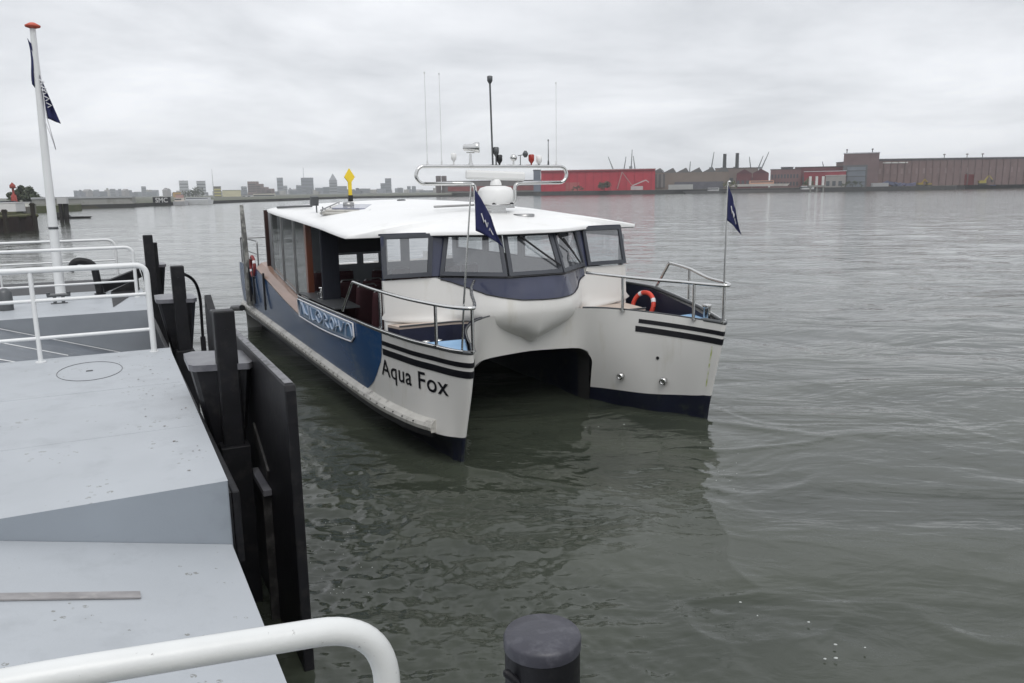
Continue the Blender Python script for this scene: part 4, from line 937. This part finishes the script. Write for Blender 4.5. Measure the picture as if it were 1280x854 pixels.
building('brick_building',962,1000,212,575,(.19,.11,.11),'flat-roofed pinkish brick building between the gabled sheds and red halls','building',depth=40,rows=2,cols=9,roofcol=(.10,.10,.10))
building('brick_building',975,990,209.5,600,(.09,.09,.10),'small dark roof house rising over the pinkish brick building','building',depth=15)
building('dark_red_hall',992,1056,209,600,(.15,.05,.055),'dark red hall with grey roof line behind the white-roofed shed','hall',depth=50,roofcol=(.09,.09,.09),rows=1,cols=8)
q = building('white_roofed_shed',1004,1056,214.5,545,(.22,.035,.045),'red shed with a sloping white roof beside the brick tower hall','shed',depth=22,roofcol=(.62,.62,.64))
building('white_annex',1031,1056,219.5,535,(.30,.28,.27),'low annex with white fascia in front of the red shed','annex',depth=8,rows=1,cols=3,roofcol=(.6,.6,.6))
tw = building('brick_tower_hall',1052,1096,192,540,(.165,.115,.115),'tall square brick hall with a grey roller gate at its left face','hall',depth=60,roofcol=(.5,.5,.52))
w = (X_at(1096,540)-X_at(1052,540))*math.cos(math.atan2(X_at(1074,540),540)); h = Z_at(1074,192,540)-2.55
sub_box(tw,-w*.5,w*.19,-.4,-.01,0,h*.66,'gate_frame',winmat((.115,.115,.12))); sub_box(tw,-w*.38,w*.14,-.7,-.41,0,h*.60,'roller_gate',winmat((.17,.19,.215)))
for k in range(3): sub_box(tw,-w*.40,w*.16,-.9,-.71,h*(.14+.17*k),h*(.155+.17*k),'gate_band',winmat((.09,.09,.1)))
for k in (-.42,.30): b = MB(); b.lathe((w*k,1,h),[(.35,0),(.25,2.2),(.7,2.3),(.5,3)],8); b.build('roof_vent',winmat((.10,.09,.09)),tw)
lh = building('long_brick_hall',1094,1330,198,560,(.175,.12,.115),'very long reddish brick hall running out of the right side of the picture','hall',depth=70,roofcol=(.10,.10,.11),face=False)
w = X_at(1330,560)-X_at(1094,560); h = Z_at(1212,198,560)-2.55
sub_box(lh,-w/2,w/2,-.4,-.01,h*.955,h*1.0,'eaves',winmat((.07,.065,.07))); sub_box(lh,-w*.47,-w*.34,-.45,-.01,h*.86,h*.90,'clerestory',whitebar)
for k in range(26): sub_box(lh,-w/2+w*(k+.3)/26,-w/2+w*(k+.62)/26,-.2,-.01,h*.46,h*.66,'window_bay',winmat((.20,.145,.14) if k%3 else (.23,.17,.165)))
for k in range(27): sub_box(lh,-w/2+w*k/27-.3,-w/2+w*k/27+.3,-.45,-.01,0,h*.955,'buttress',winmat((.155,.105,.10)))
for px in (1172,1200,1219): 
    b = MB(); x = X_at(px,580)-lh.location.x; b.lathe((x,15,h),[(.25,0),(.25,3.0),(.9,3.1),(.9,3.5),(.3,3.7)],8) ; b.build('roof_fan',winmat((.16,.14,.14)),lh)
# quay objects
def lump(name, px, yt, yb, wpx, d, col, label, cat, n=14, seed=1, group=None):
    rs = random.Random(seed); root = empty(name,(X_at(px,d),d,2.6)); tag(root,label,cat,group); W_ = wpx*d/1000; H_ = (yb-yt)*d/1000; b = MB()
    for _ in range(n):
        a = rs.uniform(-.5,.5)*W_; s1 = rs.uniform(.05,.18)*W_; z = rs.uniform(0,.6)*H_; b.obox((a,rs.uniform(-1,1),z+s1*.3),s1,1.0,rs.uniform(.08,.3)*H_,Matrix.Rotation(rs.uniform(-.5,.5),3,'Y'))
    b.build('body', winmat(col), root); return root
def excavator(px, d, col, label, s=1., flip=1):
    root = empty('excavator',(X_at(px,d),d,2.6)); tag(root,label,'excavator'); m = winmat(col)
    b = MB(); b.box(-2*s,2*s,-1.4,1.4,1.0*s,2.6*s); b.build('cab', m, root)
    for y in (-1.2,1.2): b = MB(); b.box(-2.3*s,2.3*s,y-.4,y+.4,0,1.0*s); b.build('track', winmat((.05,.05,.05)), root)
    b = MB(); b.bar((1.4*s*flip,0,2.2*s),(4.0*s*flip,0,5.6*s),.7*s); b.bar((4.0*s*flip,0,5.6*s),(6.2*s*flip,0,3.0*s),.5*s); b.build('arm', m, root)
    b = MB(); b.box(min(5.6*s*flip,6.8*s*flip),max(5.6*s*flip,6.8*s*flip),-.7,.7,1.8*s,3.0*s); b.build('bucket', winmat((.08,.08,.08)), root)
excavator(1149,535,(.28,.20,.04),'left yellow excavator working at the foot of the long brick hall',.8)
excavator(1160,538,(.26,.19,.04),'right yellow excavator working at the foot of the long brick hall',.7,-1)
excavator(1226,560,(.34,.28,.06),'yellow excavator with raised arm right of the red container',1.15,1)
lump('machinery_pile',1110,224,229,30,535,(.09,.10,.16),'heap of dark blue machinery along the quay left of the yellow excavators','machinery',seed=3)
lump('machinery_pile',1130,225,229,22,536,(.12,.12,.19),'second blue-grey heap of machinery touching the left yellow excavator','machinery',seed=4)
lump('machinery_pile',1238,217,229,14,562,(.08,.12,.28),'bright blue machinery heap at the right on the quay','machinery',seed=5)
def cont(px0,px1,yt,d,col,label):
    b = MB(); xa,xb = X_at(px0,d),X_at(px1,d); hh = Z_at(px0,yt,d)-2.6; b.box(-(xb-xa)/2,(xb-xa)/2,0,2.5,0,hh)
    n = 12
    for i in range(n): x = -(xb-xa)/2+(xb-xa)*(i+.5)/n; b.box(x-.1,x+.1,-.08,-.001,.1,hh-.1)
    o = b.build('container',winmat(col)); o.location = ((xa+xb)/2,d,2.6); tag(o,label,'container')
cont(1204,1216,218,560,(.28,.05,.05),'red stacked container on the quay beside the white work boat')
cont(1262,1284,226,562,(.20,.20,.17),'grey-green container at the far right of the quay')
cont(1090,1110,229,530,(.35,.35,.36),'low pale container in front of the brick tower hall')
cont(836,866,231,530,(.38,.38,.37),'long pale low container in front of the brown hall')
def work_boat(name, px, d, L_, Hh, cab, col, label, mast=0, z0=-.2, cat='boat', on=0.):
    root = empty(name,(X_at(px,d),d,on)); tag(root,label,cat)
    b = MB(); poly = [(-L_/2,-2),(L_/2*.7,-2),(L_/2,0),(L_/2*.7,2),(-L_/2,2)]; lo = [(x*.93,y*.8) for x,y in poly]; b.prism(lo,z0,Hh,0,taper=poly); b.build('hull', winmat(col[0]), root)
    b = MB(); b.box(cab[0]*L_,cab[1]*L_,-1.5,1.5,Hh+.01,Hh+cab[2]); b.build('cabin', winmat(col[1]), root)
    b = MB(); b.box(cab[0]*L_*.95,cab[1]*L_*.95,-1.56,1.56,Hh+cab[2]*.45,Hh+cab[2]*.75); b.build('cabin_window', glassy, root)
    if mast: b = MB(); mx = (cab[0]+cab[1])/2*L_; b.tube([(mx,0,Hh+cab[2]),(mx,0,Hh+cab[2]+mast)],[.35,.15],6); b.bar((mx-1.5,0,Hh+cab[2]+mast*.6),(mx+1.5,0,Hh+cab[2]+mast*.6),.2); b.build('mast', winmat((.5,.5,.5)), root)
    return root
work_boat('work_boat',1197,572,10,2.4,(-.3,.3,4.0),((.5,.5,.5),(.6,.6,.6)),'small white work boat with mast moored at the end of the dark quay',4)
work_boat('barge',965,516,62,1.6,(.30,.42,2.2),((.14,.13,.13),(.55,.55,.55)),'long low dark barge moored in front of the brick buildings')
work_boat('barge',880,515,26,1.5,(.1,.35,2.0),((.12,.12,.12),(.4,.4,.4)),'short dark barge moored before the brown hall')
work_boat('slipway_boat',945,548,45,3.0,(-.1,.25,2.2),((.55,.52,.5),(.5,.28,.2)),'long pale boat hull lying ashore below the gabled sheds',z0=1.4,on=2.5)
# dolphins (mooring piles) before the right bank
for px,lab in ((1020,'left'),(1017,'')):
    if not lab: continue
    root = empty('mooring_dolphin',(X_at(1020,505),505,0)); tag(root,'pale mooring dolphin with three white posts in front of the red shed','dolphin')
    b = MB(); b.box(-5,5,-2,2,3.0,4.0); b.build('platform', conc, root)
    for k in (-4,0,4): b = MB(); b.bar((k,-1,-1),(k,-1,3),.8); b.build('leg', conc, root); b = MB(); b.box(k-.6,k+.6,-.6,.6,4.01,9.5); b.build('post', whitebar, root)

# cranes on the skyline behind the halls
def crane(px, base_py, top_py, lean, d, label, kind='tower', s=1.):
    root = empty('harbour_crane',(X_at(px,d),d,2.6)); tag(root,label,'crane'); H_ = Z_at(px,top_py,d)-2.6; m = winmat((.13,.14,.15)); dx_ = lean*d/1000
    b = MB(); w = 1.5*s
    for a in (-w,w): b.tube([(a,0,0),(a*.3,0,H_*.55)],.55*s,5)
    b.build('tower', m, root)
    b = MB(); b.tube([(0,0,H_*.5),(dx_,0,H_)],[.9*s,.4*s],5); b.build('jib', m, root)
    b = MB(); b.box(-2.2*s,1.2*s,-1,1,H_*.50,H_*.58); b.build('machine_house', m, root)
for px,tp,ln,lab in ((768,196,-8,'small crane with jib leaning left over the left part of the red hall'),(779,196,3,'thin upright crane left of the tall mast crane over the red hall'),(788.5,187,1,'tallest crane above the red hall, upright'),
    (794,195,-3,'short crane immediately right of the tallest one above the red hall'),(888,190,-3+6,'pale crane left of the two dark chimneys'),(938,196,-3,'crane with jib tilted left behind the gabled sheds'),
    (945,195,7,'middle crane with jib tilted right behind the gabled sheds'),(950,190,9,'rightmost and faintest crane behind the gabled sheds'),(861,202,1,'thin short crane above the middle of the brown hall roof')):
    crane(px,212,tp,ln,1000,lab)
crane(1030,212,202,-4,700,'small crane between the dark red hall and the brick tower hall',s=.7)
root = empty('harbour_crane',(X_at(781,545),545,2.6)); tag(root,'pale folded crane lying low in front of the red hall','crane')
b = MB(); b.bar((-5,0,1),(-2,0,12),.6); b.bar((-2,0,12),(5,0,3),.5); b.build('jib', winmat((.34,.20,.19)), root); b = MB(); b.bar((5,0,3),(14,0,6.5),.7); b.bar((14,0,6.5),(16,0,5),.6); b.box(4,12,-1,1,.2,2.6); b.build('machine_house', winmat((.45,.40,.40)), root)

# vegetation: bushes and trees on the banks
LEAF = [mat('leaf_dark',(.045,.06,.03),.8,var=.3,vscale=2), mat('leaf_mid',(.075,.09,.045),.8,var=.3,vscale=2), mat('leaf_yellow',(.16,.15,.05),.8,var=.3,vscale=2)]
def tree(name, px, d, W_, H_, label, cat, li=0, z=2.6, n=900, seed=1, group=None):
    rs = random.Random(seed); root = empty(name,(X_at(px,d),d,z)); tag(root,label,cat,group)
    b = MB(); b.tube([(0,0,-.2),(.1*W_*.2,0,H_*.45)],[H_*.05,H_*.025],7); 
    for k in range(4): a = rs.uniform(0,6.28); b.tube([(0,0,H_*.3),(math.cos(a)*W_*.25,math.sin(a)*W_*.25,H_*.7)],[H_*.02,H_*.008],5)
    b.build('trunk', winmat((.06,.05,.04)), root)
    b = MB(); cl = [(W_*(-.36+.72*k/13),rs.gauss(0,.15)*W_,H_*rs.uniform(.25,.95)*(1-1.6*((k/13)-.5)**2),rs.uniform(.15,.24)) for k in range(14)]
    for _ in range(n):
        cx,cy,cz,r = rs.choice(cl); v = Vector((rs.gauss(0,1),rs.gauss(0,1),rs.gauss(0,1))).normalized()*rs.uniform(.3,1)*r*min(W_,H_*1.3)
        c = Vector((cx,cy,max(.05*H_,min(cz,H_)))) + v; c.z = max(.02*H_,c.z); s_ = H_*rs.uniform(.04,.085); a = Vector((rs.gauss(0,1),rs.gauss(0,1),rs.gauss(0,1))).normalized(); e = a.orthogonal().normalized(); g = a.cross(e)
        b.add([c+e*s_,c+g*s_,c-e*s_,c-g*s_],[(0,1,2,3)],rs.choice((0,0,1)))
    b.build('crown',[LEAF[li],LEAF[min(2,li+1)]], root)
tree('tree',30,262,9,5.6,'broad round-topped dark green tree on the left bank','tree',0,2.0,2600,1)
tree('bush',755,545,9,6.5,'dark green bush in front of the left part of the red hall','bush',0,2.6,500,2)
tree('bush',722,545,10,3.5,'low wide dark bush at the left foot of the red hall','bush',0,2.6,400,3)
tree('bush',913,528,10,5,'olive green bush below the two dark chimneys','bush',1,2.6,400,4)
tree('bush',1010,535,9,6,'yellowish bush in front of the dark red hall','bush',1,2.6,400,5)
tree('bush',1065,528,14,4,'dull green scrub at the foot of the brick tower hall','bush',0,2.6,400,6)
tree('bush',1252,568,20,5,'wide green scrub at the right end of the quay','bush',0,2.6,500,7)
tree('bush',1277,566,12,4,'last small bush at the right edge of the picture','bush',1,2.6,300,8)
tree('tree',846,1250,40,15,'rounded grey tree clump far off above the brown hall roof','tree',0,2.6,300,9)

# left bank: skyline
SKY = [(92,97,238.5,'narrow stub of a far grey block at the left end of the skyline'),(97,104,239,'small grey block beside the narrow stub at the left of the skyline'),
 (110,117,239,'first low step of the pale block cluster left of centre in the far left skyline'),(117,124,237.5,'second step of the same far cluster, slightly taller'),(124,134,239.5,'third and widest low step of the far cluster'),
 (137.5,144.5,236.5,'paler single tower between the far cluster and the slim tower'),(148,152,236.5,'slim grey tower right of the paler single tower'),
 (167,177,240,'left shoulder of the blue-grey block with raised centre'),(177,183,233.5,'raised centre of the blue-grey block in the left skyline'),(183,196,240,'right shoulder of the blue-grey block'),
 (224.7,236.2,226.5,'left of two pale twin apartment towers'),(246.5,257.8,226.8,'right of two pale twin apartment towers'),
 (301.7,309,233.5,'grey block just left of the stepped brown building'),(347,354.6,222.8,'slim blue-grey tower right of the stepped building'),(354.6,359.5,232.5,'lower annex of the slim blue-grey tower'),
 (362,372,238,'low block between the slim tower and the square tower'),(370.5,377.5,232,'shoulder left of the square grey tower'),(377,392.5,222.8,'square grey tower with an antenna on top'),(394,404,235,'first low block right of the square tower'),
 (404,412,234,'second low block right of the square tower'),(412,422,226,'tower with a pointed top like a shard'),(422,434,233,'wide low block right of the pointed tower'),(434,444,237,'low dark block behind the yellow marker'),(447,463,236,'broad dark flat block right of the yellow marker'),
 (476,482,229.5,'lower half of the dark twin tower above the boat roof'),(481.8,489.6,223.6,'taller half of the dark twin tower above the boat roof'),(497,503.5,235,'small pale square tower near the antenna arch'),
 (509,513.5,233,'left of two small slim towers beside the antenna arch'),(515,520,233,'right of two small slim towers beside the antenna arch')]
fr_ = random.Random(21); px_ = 96.0; fill = []
while px_ < 545:
    w_p = fr_.uniform(3,11); fill.append((px_,px_+w_p,fr_.uniform(237.6,242.0)-.010*(px_-96)*.6)); px_ += w_p*fr_.uniform(.8,2.2)
fd = []
for k,(a,c,t) in enumerate(fill):
    d = 1500+(k*211)%900; xa,xb = X_at(a,d),X_at(c,d); zt = Z_at((a+c)/2,t,d); b = MB(); b.box(-(xb-xa)/2,(xb-xa)/2,0,18,0,zt-1.2)
    if k%3 == 0: b.box(-(xb-xa)*.2,(xb-xa)*.1,4,10,zt-1.2,zt+fr_.uniform(1,4))
    if k%4 == 1: b.add([(-(xb-xa)/2,0,zt-1.2),((xb-xa)/2,0,zt-1.2),((xb-xa)/2,18,zt-1.2),(-(xb-xa)/2,18,zt-1.2),(-(xb-xa)/2,9,zt+2),((xb-xa)/2,9,zt+2)],[(0,1,5,4),(2,3,4,5),(0,4,3),(1,2,5)])
    o = b.build('low_house', winmat(((.20,.21,.24),(.26,.25,.25),(.15,.16,.18),(.30,.29,.27))[k%4])); o.location = ((xa+xb)/2,d,1.2)
    tag(o,'low grey far-off house in the hazy row between the taller skyline blocks','house','low far houses of the left skyline')
for i,(a,c,t,lab) in enumerate(SKY):
    d = 1700+(i*137)%500; col = ((.20,.22,.25),(.17,.19,.22),(.24,.25,.27))[i%3]
    if 10 <= i <= 11: col = (.34,.35,.36)
    if i in (24,25,17): col = (.13,.14,.17)
    root = building('apartment_block' if c-a > 7 else 'tower_block',a,c,t,d,col,lab,'building',rows=4,cols=1,group='skyline blocks beyond the left bank',depth=25)
    if i == 20: b = MB(); w = (c-a)*d/1000; hh = Z_at(a,t,d)-1.2; b.add([(-w/2,0,hh),(w/2,0,hh),(w/2,20,hh),(-w/2,20,hh),(0,10,hh+w*.9)],[(0,1,4),(1,2,4),(2,3,4),(3,0,4)]); b.build('spire', winmat(col), root)
    if i == 17: b = MB(); hh = Z_at(a,t,d)-1.2; b.tube([(-8,5,hh),(-8,5,hh+26)],.5,5); b.build('antenna', winmat(col), root)
building('low_blocks',524,560,238,2000,(.2,.21,.23),'long low grey block behind the antenna arch left end','building',rows=2,cols=1,depth=20)
# stepped brown building
root = empty('stepped_building',(X_at(310,1100),1100,1.2)); tag(root,'brown stepped apartment building descending to the right','building'); k1 = 1100/1000
for i,(x0,x1,t) in enumerate(((0,10,227),(10,16,230),(16,22,234),(22,29,236))):
    hh = Z_at(310+x0,t,1100)-1.2; b = MB(); b.box(x0*k1,x1*k1,0,14,0,hh); b.build('wall', winmat((.21,.165,.16)), root); b = MB(); [b.box(x0*k1+.6,x1*k1-.4,-.25,-.02,hh*(.3+.15*q),hh*(.36+.15*q)) for q in range(4)]; b.build('window_row', glassy, root)
building('pale_hall',278,301,238,900,(.52,.49,.34),'pale yellow flat hall left of the stepped brown building','hall',depth=25)
building('white_hall',316,344,242,800,(.55,.53,.46),'cream low hall in front of the stepped brown building','hall',depth=25,rows=1,cols=1)
building('white_hall',302,316,244,790,(.5,.5,.5),'small white low hall beside the cream hall','hall',depth=20,rows=1,cols=2)
building('orange_hall',216,226,240.5,1000,(.42,.26,.08),'small orange building left of the pink roofed shed','building',depth=20)
building('pink_shed',219,229,243.5,780,(.45,.26,.24),'pink-red roofed shed above the white ship stern','shed',depth=20)
tree('tree',236,1000,22,10.5,'dark far clump of trees below the left twin tower','tree',0,1.2,350,12); tree('tree',247,1000,18,11.5,'dark far clump of trees below the right twin tower','tree',0,1.2,350,13)
building('tower_kiosk',267.5,276.5,233.5,760,(.20,.19,.17),'narrow dark control tower with light windows near the mast','tower',depth=8,rows=3,cols=1,wcol=(.45,.42,.2))
b = MB(); b.tube([(0,0,0),(0,0,(249-215)*.8)],[.4,.12],5); o = b.build('radio_mast', winmat((.3,.3,.3))); o.location = (X_at(267,800),800,1.2); tag(o,'thin radio mast standing beside the dark control tower','mast')
work_boat('moored_ship',248,337,12,1.9,(-.42,.36,1.0),((.60,.61,.62),(.55,.56,.58)),'long white passenger ship moored at the left bank',z0=-.3)
work_boat('moored_ship',226,322,5.5,1.5,(-.4,.1,1.3),((.50,.50,.52),(.6,.55,.5)),'short white ship right behind the black letter billboard',z0=-.3)
# black billboard with pale letters
bb = empty('billboard',(X_at(201,312),312,.9)); tag(bb,'black billboard carrying large pale letters on the left bank','billboard'); w = 22*.312/2
b = MB(); b.box(-w*.98,w*.98,0,.4,0,Z_at(201,246.5,312)-.9); b.build('board', winmat((.035,.035,.04)), bb)
hb = Z_at(201,246.5,312)-.9
def letters(txt, size, parent, loc, m):
    cu = bpy.data.curves.new('t','FONT'); cu.body = txt; cu.size = size; cu.offset = size*.02; cu.align_x = 'CENTER'; cu.resolution_u = 3
    ob = bpy.data.objects.new('t', cu); COL.objects.link(ob); bpy.context.view_layer.update()
    me = bpy.data.meshes.new_from_object(ob.evaluated_get(bpy.context.evaluated_depsgraph_get())); bpy.data.objects.remove(ob)
    for v in me.vertices: x,y,z = v.co; v.co = (x,-.02,y)
    me.materials.clear(); me.materials.append(m); o = bpy.data.objects.new('lettering', me); link(o,parent); o.location = loc; return o
letters('SMC', hb*1.05, bb, (0,-.05,hb*.16), winmat((.6,.6,.6)))
# grey quay shed strip and pontoon of the left bank, closer
root = empty('river_wall',(0,0,0)); tag(root,'long pale grey concrete river wall running along the left bank','wall')
pts = [(40,252),(100,270),(150,282),(166,286),(170,320)]
b = MB(); fr = [(X_at(p,d),d) for p,d in pts]; n = len(fr); vs = [(x,y,-1) for x,y in fr]+[(x-.8,y+.6,3.3) for x,y in fr]+[(x-6,y+8,3.3) for x,y in fr]
b.add(vs,[(i,i+1,n+i+1,n+i) for i in range(n-1)]+[(n+i,n+i+1,2*n+i+1,2*n+i) for i in range(n-1)],0); b.build('wall_face', conc, root)
b = MB(); b.add([(x+.05,y-.15,-.5) for x,y in fr]+[(x-.1,y-.1,.8) for x,y in fr],[(i,i+1,n+i+1,n+i) for i in range(n-1)],0); b.build('tide_band', fmat('tide_band',(.07,.065,.05)), root)
b = MB(); b.add([(x-.6,y+.3,3.31) for x,y in fr]+[(x-.6,y+.3,3.9) for x,y in fr],[(i,i+1,n+i+1,n+i) for i in range(n-1)],0); b.build('parapet', fmat('parapet',(.40,.41,.42)), root, solid=.3)
b = MB(); xq,yq = X_at(128,295),293.5; b.add([(xq-3,yq-1.5,3.4),(xq+3,yq+2,3.4),(xq+4,yq+3,1.2)],[(0,1,2)]); o = b.build('slip_ramp', fmat('slip',(.5,.5,.48)),None,solid=.3); tag(o,'light triangular slipway plate on the pale river wall','slipway')
# near left quay of steel sheet piles
root = empty('sheet_pile_quay',(0,0,0)); tag(root,'dark corrugated sheet-pile quay with earth on top at the left edge','quay')
b = MB(); q0 = at(46,288,100); x1,y1 = X_at(42.5,99),99.0; x0,y0 = x1-10.5,y1-36
N_ = 60; pr = []
for i in range(N_+1):
    t = i/N_; ph = (i%4); off = .0 if ph in (0,1) else .45; dxx,dyy = (x1-x0),(y1-y0); L_ = math.hypot(dxx,dyy); nx,ny = dyy/L_,-dxx/L_
    pr.append((x0+dxx*t+nx*off, y0+dyy*t+ny*off))
pr.append((x1-12,y1+3))
n = len(pr); b.add([(x,y,-1) for x,y in pr]+[(x,y,1.75) for x,y in pr],[(i,i+1,n+i+1,n+i) for i in range(n-1)],0); b.build('piling', fmat('rusty_piling',(.032,.025,.024),dirt=(.06,.05,.045),dscale=.7), root)
b = MB(); b.tube([(x0-.0,y0,1.78),(x1,y1,1.78),(x1-12,y1+3,1.78)],.22,8); b.build('coping', fmat('coping',(.12,.12,.07)), root)
b = MB(); b.add([(x0,y0,1.77),(x1,y1,1.77),(x1-12,y1+3,1.77),(x1-40,y1+6,1.77),(x0-40,y0,1.77)],[(0,1,2,3,4)]); o = b.build('quay_ground', fmat('quay_earth',(.10,.095,.06),dirt=(.16,.14,.11),dscale=.6)); tag(o,kind='structure')
def simple(name, px, py_top, py_bot, wpx, d, dep, col, label, cat):
    p = at(px,py_bot,d); b = MB(); W_ = wpx*d/1000/2; H_ = (py_bot-py_top)*d/1000; b.box(-W_,W_,0,dep,0,H_); b.box(-W_*1.04,W_*1.04,-.06,dep+.06,H_*.96,H_*1.0+.02); o = b.build(name, winmat(col),None,bevel=.03); o.location = p; tag(o,label,cat)
simple('site_cabin',4,254,265,32,99,3,(.66,.66,.66),'white site cabin on the sheet-pile quay at the left edge','cabin')
simple('bulk_crate',25,253,266,9,100.5,2,(.20,.20,.20),'dark grey crate stack right of the white site cabin','crates')
simple('rubble_block',31,256,267,7,101,2,(.17,.165,.15),'low grey rubble block near the end of the quay','block')
simple('sign_box',33.5,254,258.5,4,98.5,.3,(.7,.7,.66),'small white square sign board at the quay end','sign')
for px,d,zt_,lab in ((38,98,254,'dark timber post at the outer end of the sheet-pile quay'),(2,92,262,'dark timber post at the left edge against the quay')):
    b = MB(); b.bar((0,0,-1),(0,0,Z_at(px,zt_,d)),.36); b.box(-.24,.24,-.24,.24,Z_at(px,zt_,d)-.25,Z_at(px,zt_,d)-.1); o = b.build('timber_post', fmat('timber',(.04,.035,.03))); o.location = (X_at(px,d),d,0); tag(o,lab,'post')
# mooring dolphin with sign, red beacon
root = empty('mooring_dolphin',(X_at(77,128),128,0)); tag(root,'dark timber mooring dolphin with a small white sign, right of the flagpole','dolphin')
for k,(a,c) in enumerate(((-.9,-.35),(.7,.25),(-.1,0))): b = MB(); b.bar((c-.1,k*.3,-1),(a*.5,k*.3,Z_at(77,254,128)),.42); b.build('pile', fmat('dolphin_timber',(.035,.033,.032)), root)
b = MB(); b.box(-.75,.75,-.3,.3,Z_at(77,254,128)-.1,Z_at(77,249.5,128)+.3); b.build('sign', winmat((.5,.5,.5)), root)
b = MB(); poly = [(-2.5,-1),(1.8,-1.2),(4.6,0),(1.8,1.2),(-2.5,1)]; b.prism([(x*.9,y*.8) for x,y in poly],-.1,.25,0,taper=poly); b.prism([(-2,-.9),(.6,-.9),(.2,.9),(-2,.9)],.26,1.05,0,taper=[(-1.9,-.8),(-.2,-.8),(-.4,.8),(-1.9,.8)]); o = b.build('skiff', winmat((.05,.05,.05)),None,bevel=.03); o.location = (X_at(81,150),150,.1); tag(o,'small dark boat with pointed bow behind the mooring dolphin','boat')
b = MB(); b.lathe((0,0,0),[(.9,0),(.7,2.5),(.3,2.7),(.3,4.4),(.8,4.5),(.8,5.3),(.1,6.2)],10); o = b.build('beacon', winmat((.30,.06,.05))); o.location = (X_at(16.5,245),245,2.2); tag(o,'dark red beacon standing in front of the round green tree','beacon')
b = MB(); 
for k in range(6): b.obox((k*1.6-4,0,.5),.7,.8,.6,Matrix.Rotation(.1*k,3,'Z'))
o = b.build('parked_cars', winmat((.06,.06,.07))); bpy.data.objects.remove(o)
for k,(px,c) in enumerate(((4,(.08,.09,.11)),(9,(.4,.4,.42)),(13,(.05,.05,.06)))):
    d = 190; root = empty('parked_car',(X_at(px,d),d,1.75)); tag(root,('dark blue','light grey','black')[k]+' car parked behind the white site cabin','car')
    b = MB(); b.prism([(-2,-.8),(2,-.8),(2,.8),(-2,.8)],.35,.85,0); b.prism([(-1.5,-.75),(1.2,-.75),(1.2,.75),(-1.5,.75)],.85,1.45,0,taper=[(-1.0,-.6),(.7,-.6),(.7,.6),(-1.0,.6)]); b.build('body', winmat(c), root, bevel=.1)
    for wx in (-1.25,1.25): b = MB(); b.lathe((wx,-.8,.34),[(.33,-.1),(.33,.1)],12,(0,1,0)); b.build('wheel', winmat((.03,.03,.03)), root)

# ------------------------------------------------------------------ foam flecks and haze
rs = random.Random(5); b = MB()
def fleck(px, py, s):
    s *= .38
    v = _f+_r*((px-640)/FOC)-_u*((py-427)/FOC); p = Vector((0,0,CAM_H))+v*(-CAM_H/v.z); n = 7; a0 = rs.uniform(0,6)
    vs = [(p.x+math.cos(a0+6.283*k/n)*s*rs.uniform(.5,1.2)*1.5, p.y+math.sin(a0+6.283*k/n)*s*rs.uniform(.5,1.2), .018) for k in range(n)]
    top = [(p.x+(x-p.x)*.5,p.y+(y-p.y)*.5,.024) for x,y,_ in vs]
    b.add(vs+top,[tuple(range(n,2*n))]+[(i,(i+1)%n,n+(i+1)%n,n+i) for i in range(n)],0,True)
for px,py,s in ((688,628,.035),(719,633,.03),(801,627,.045),(782,638,.03),(864,613,.035),(867,618,.03),(925,755,.03),(947,772,.02),(1011,780,.03),(1044,808,.03),(1031,826,.03),(1045,825,.035),(1081,812,.02),(748,535,.03),(780,532,.03),(732,536,.02),(643,612,.02),(571,600,.04),(577,585,.05),(583,592,.03)): fleck(px,py,s)
for _ in range(70): fleck(rs.gauss(405,18) if rs.random()<.6 else rs.gauss(440,25), rs.uniform(560,760), rs.uniform(.006,.014))
for _ in range(25): fleck(rs.gauss(900,14), rs.uniform(545,620), rs.uniform(.008,.018))
o = b.build('foam', mat('foam',(.42,.44,.42),.6)); tag(o,kind='stuff')
hz = MB(); hz.box(-2900,2900,-60,2950,-2.2,120)
m = bpy.data.materials.new('haze'); m.use_nodes = True; nt = m.node_tree; nt.nodes.clear(); out = nt.nodes.new('ShaderNodeOutputMaterial'); v = nt.nodes.new('ShaderNodeVolumePrincipled')
v.inputs['Color'].default_value = (.95,.97,1.0,1); v.inputs['Density'].default_value = .00022; v.inputs['Anisotropy'].default_value = .2; nt.links.new(v.outputs[0], out.inputs['Volume'])
o = hz.build('haze', m); tag(o,kind='stuff')

# small rust bleeds and scuffs on the pontoon deck, weld seams
wm_ = mat('rust_mark',(.13,.085,.055),.8,var=.3,vscale=30,dirt=(.30,.31,.31),dscale=40,dthr=(.45,.6)); rs = random.Random(8)
b = MB()
for _ in range(34):
    x = XE-.03-abs(rs.gauss(0,.22)); y = rs.uniform(5.9,11.2); s0 = rs.uniform(.004,.014); n = 7; a0 = rs.uniform(0,6)
    b.add([(x+math.cos(a0+6.283*k/n)*s0*rs.uniform(.5,1.2),y+math.sin(a0+6.283*k/n)*s0*rs.uniform(.5,1.6),2.0035) for k in range(n)],[tuple(range(n))])
o = b.build('rust_marks', wm_, pontoon); tag(o,kind='stuff')
for y in (7.35,9.2):
    b = MB(); b.tube([(XE-.06+.009*(y-5.7),y,2.0),(-3,y+.02,2.0)],.0045,6); b.build('weld_seam', dk, pontoon)
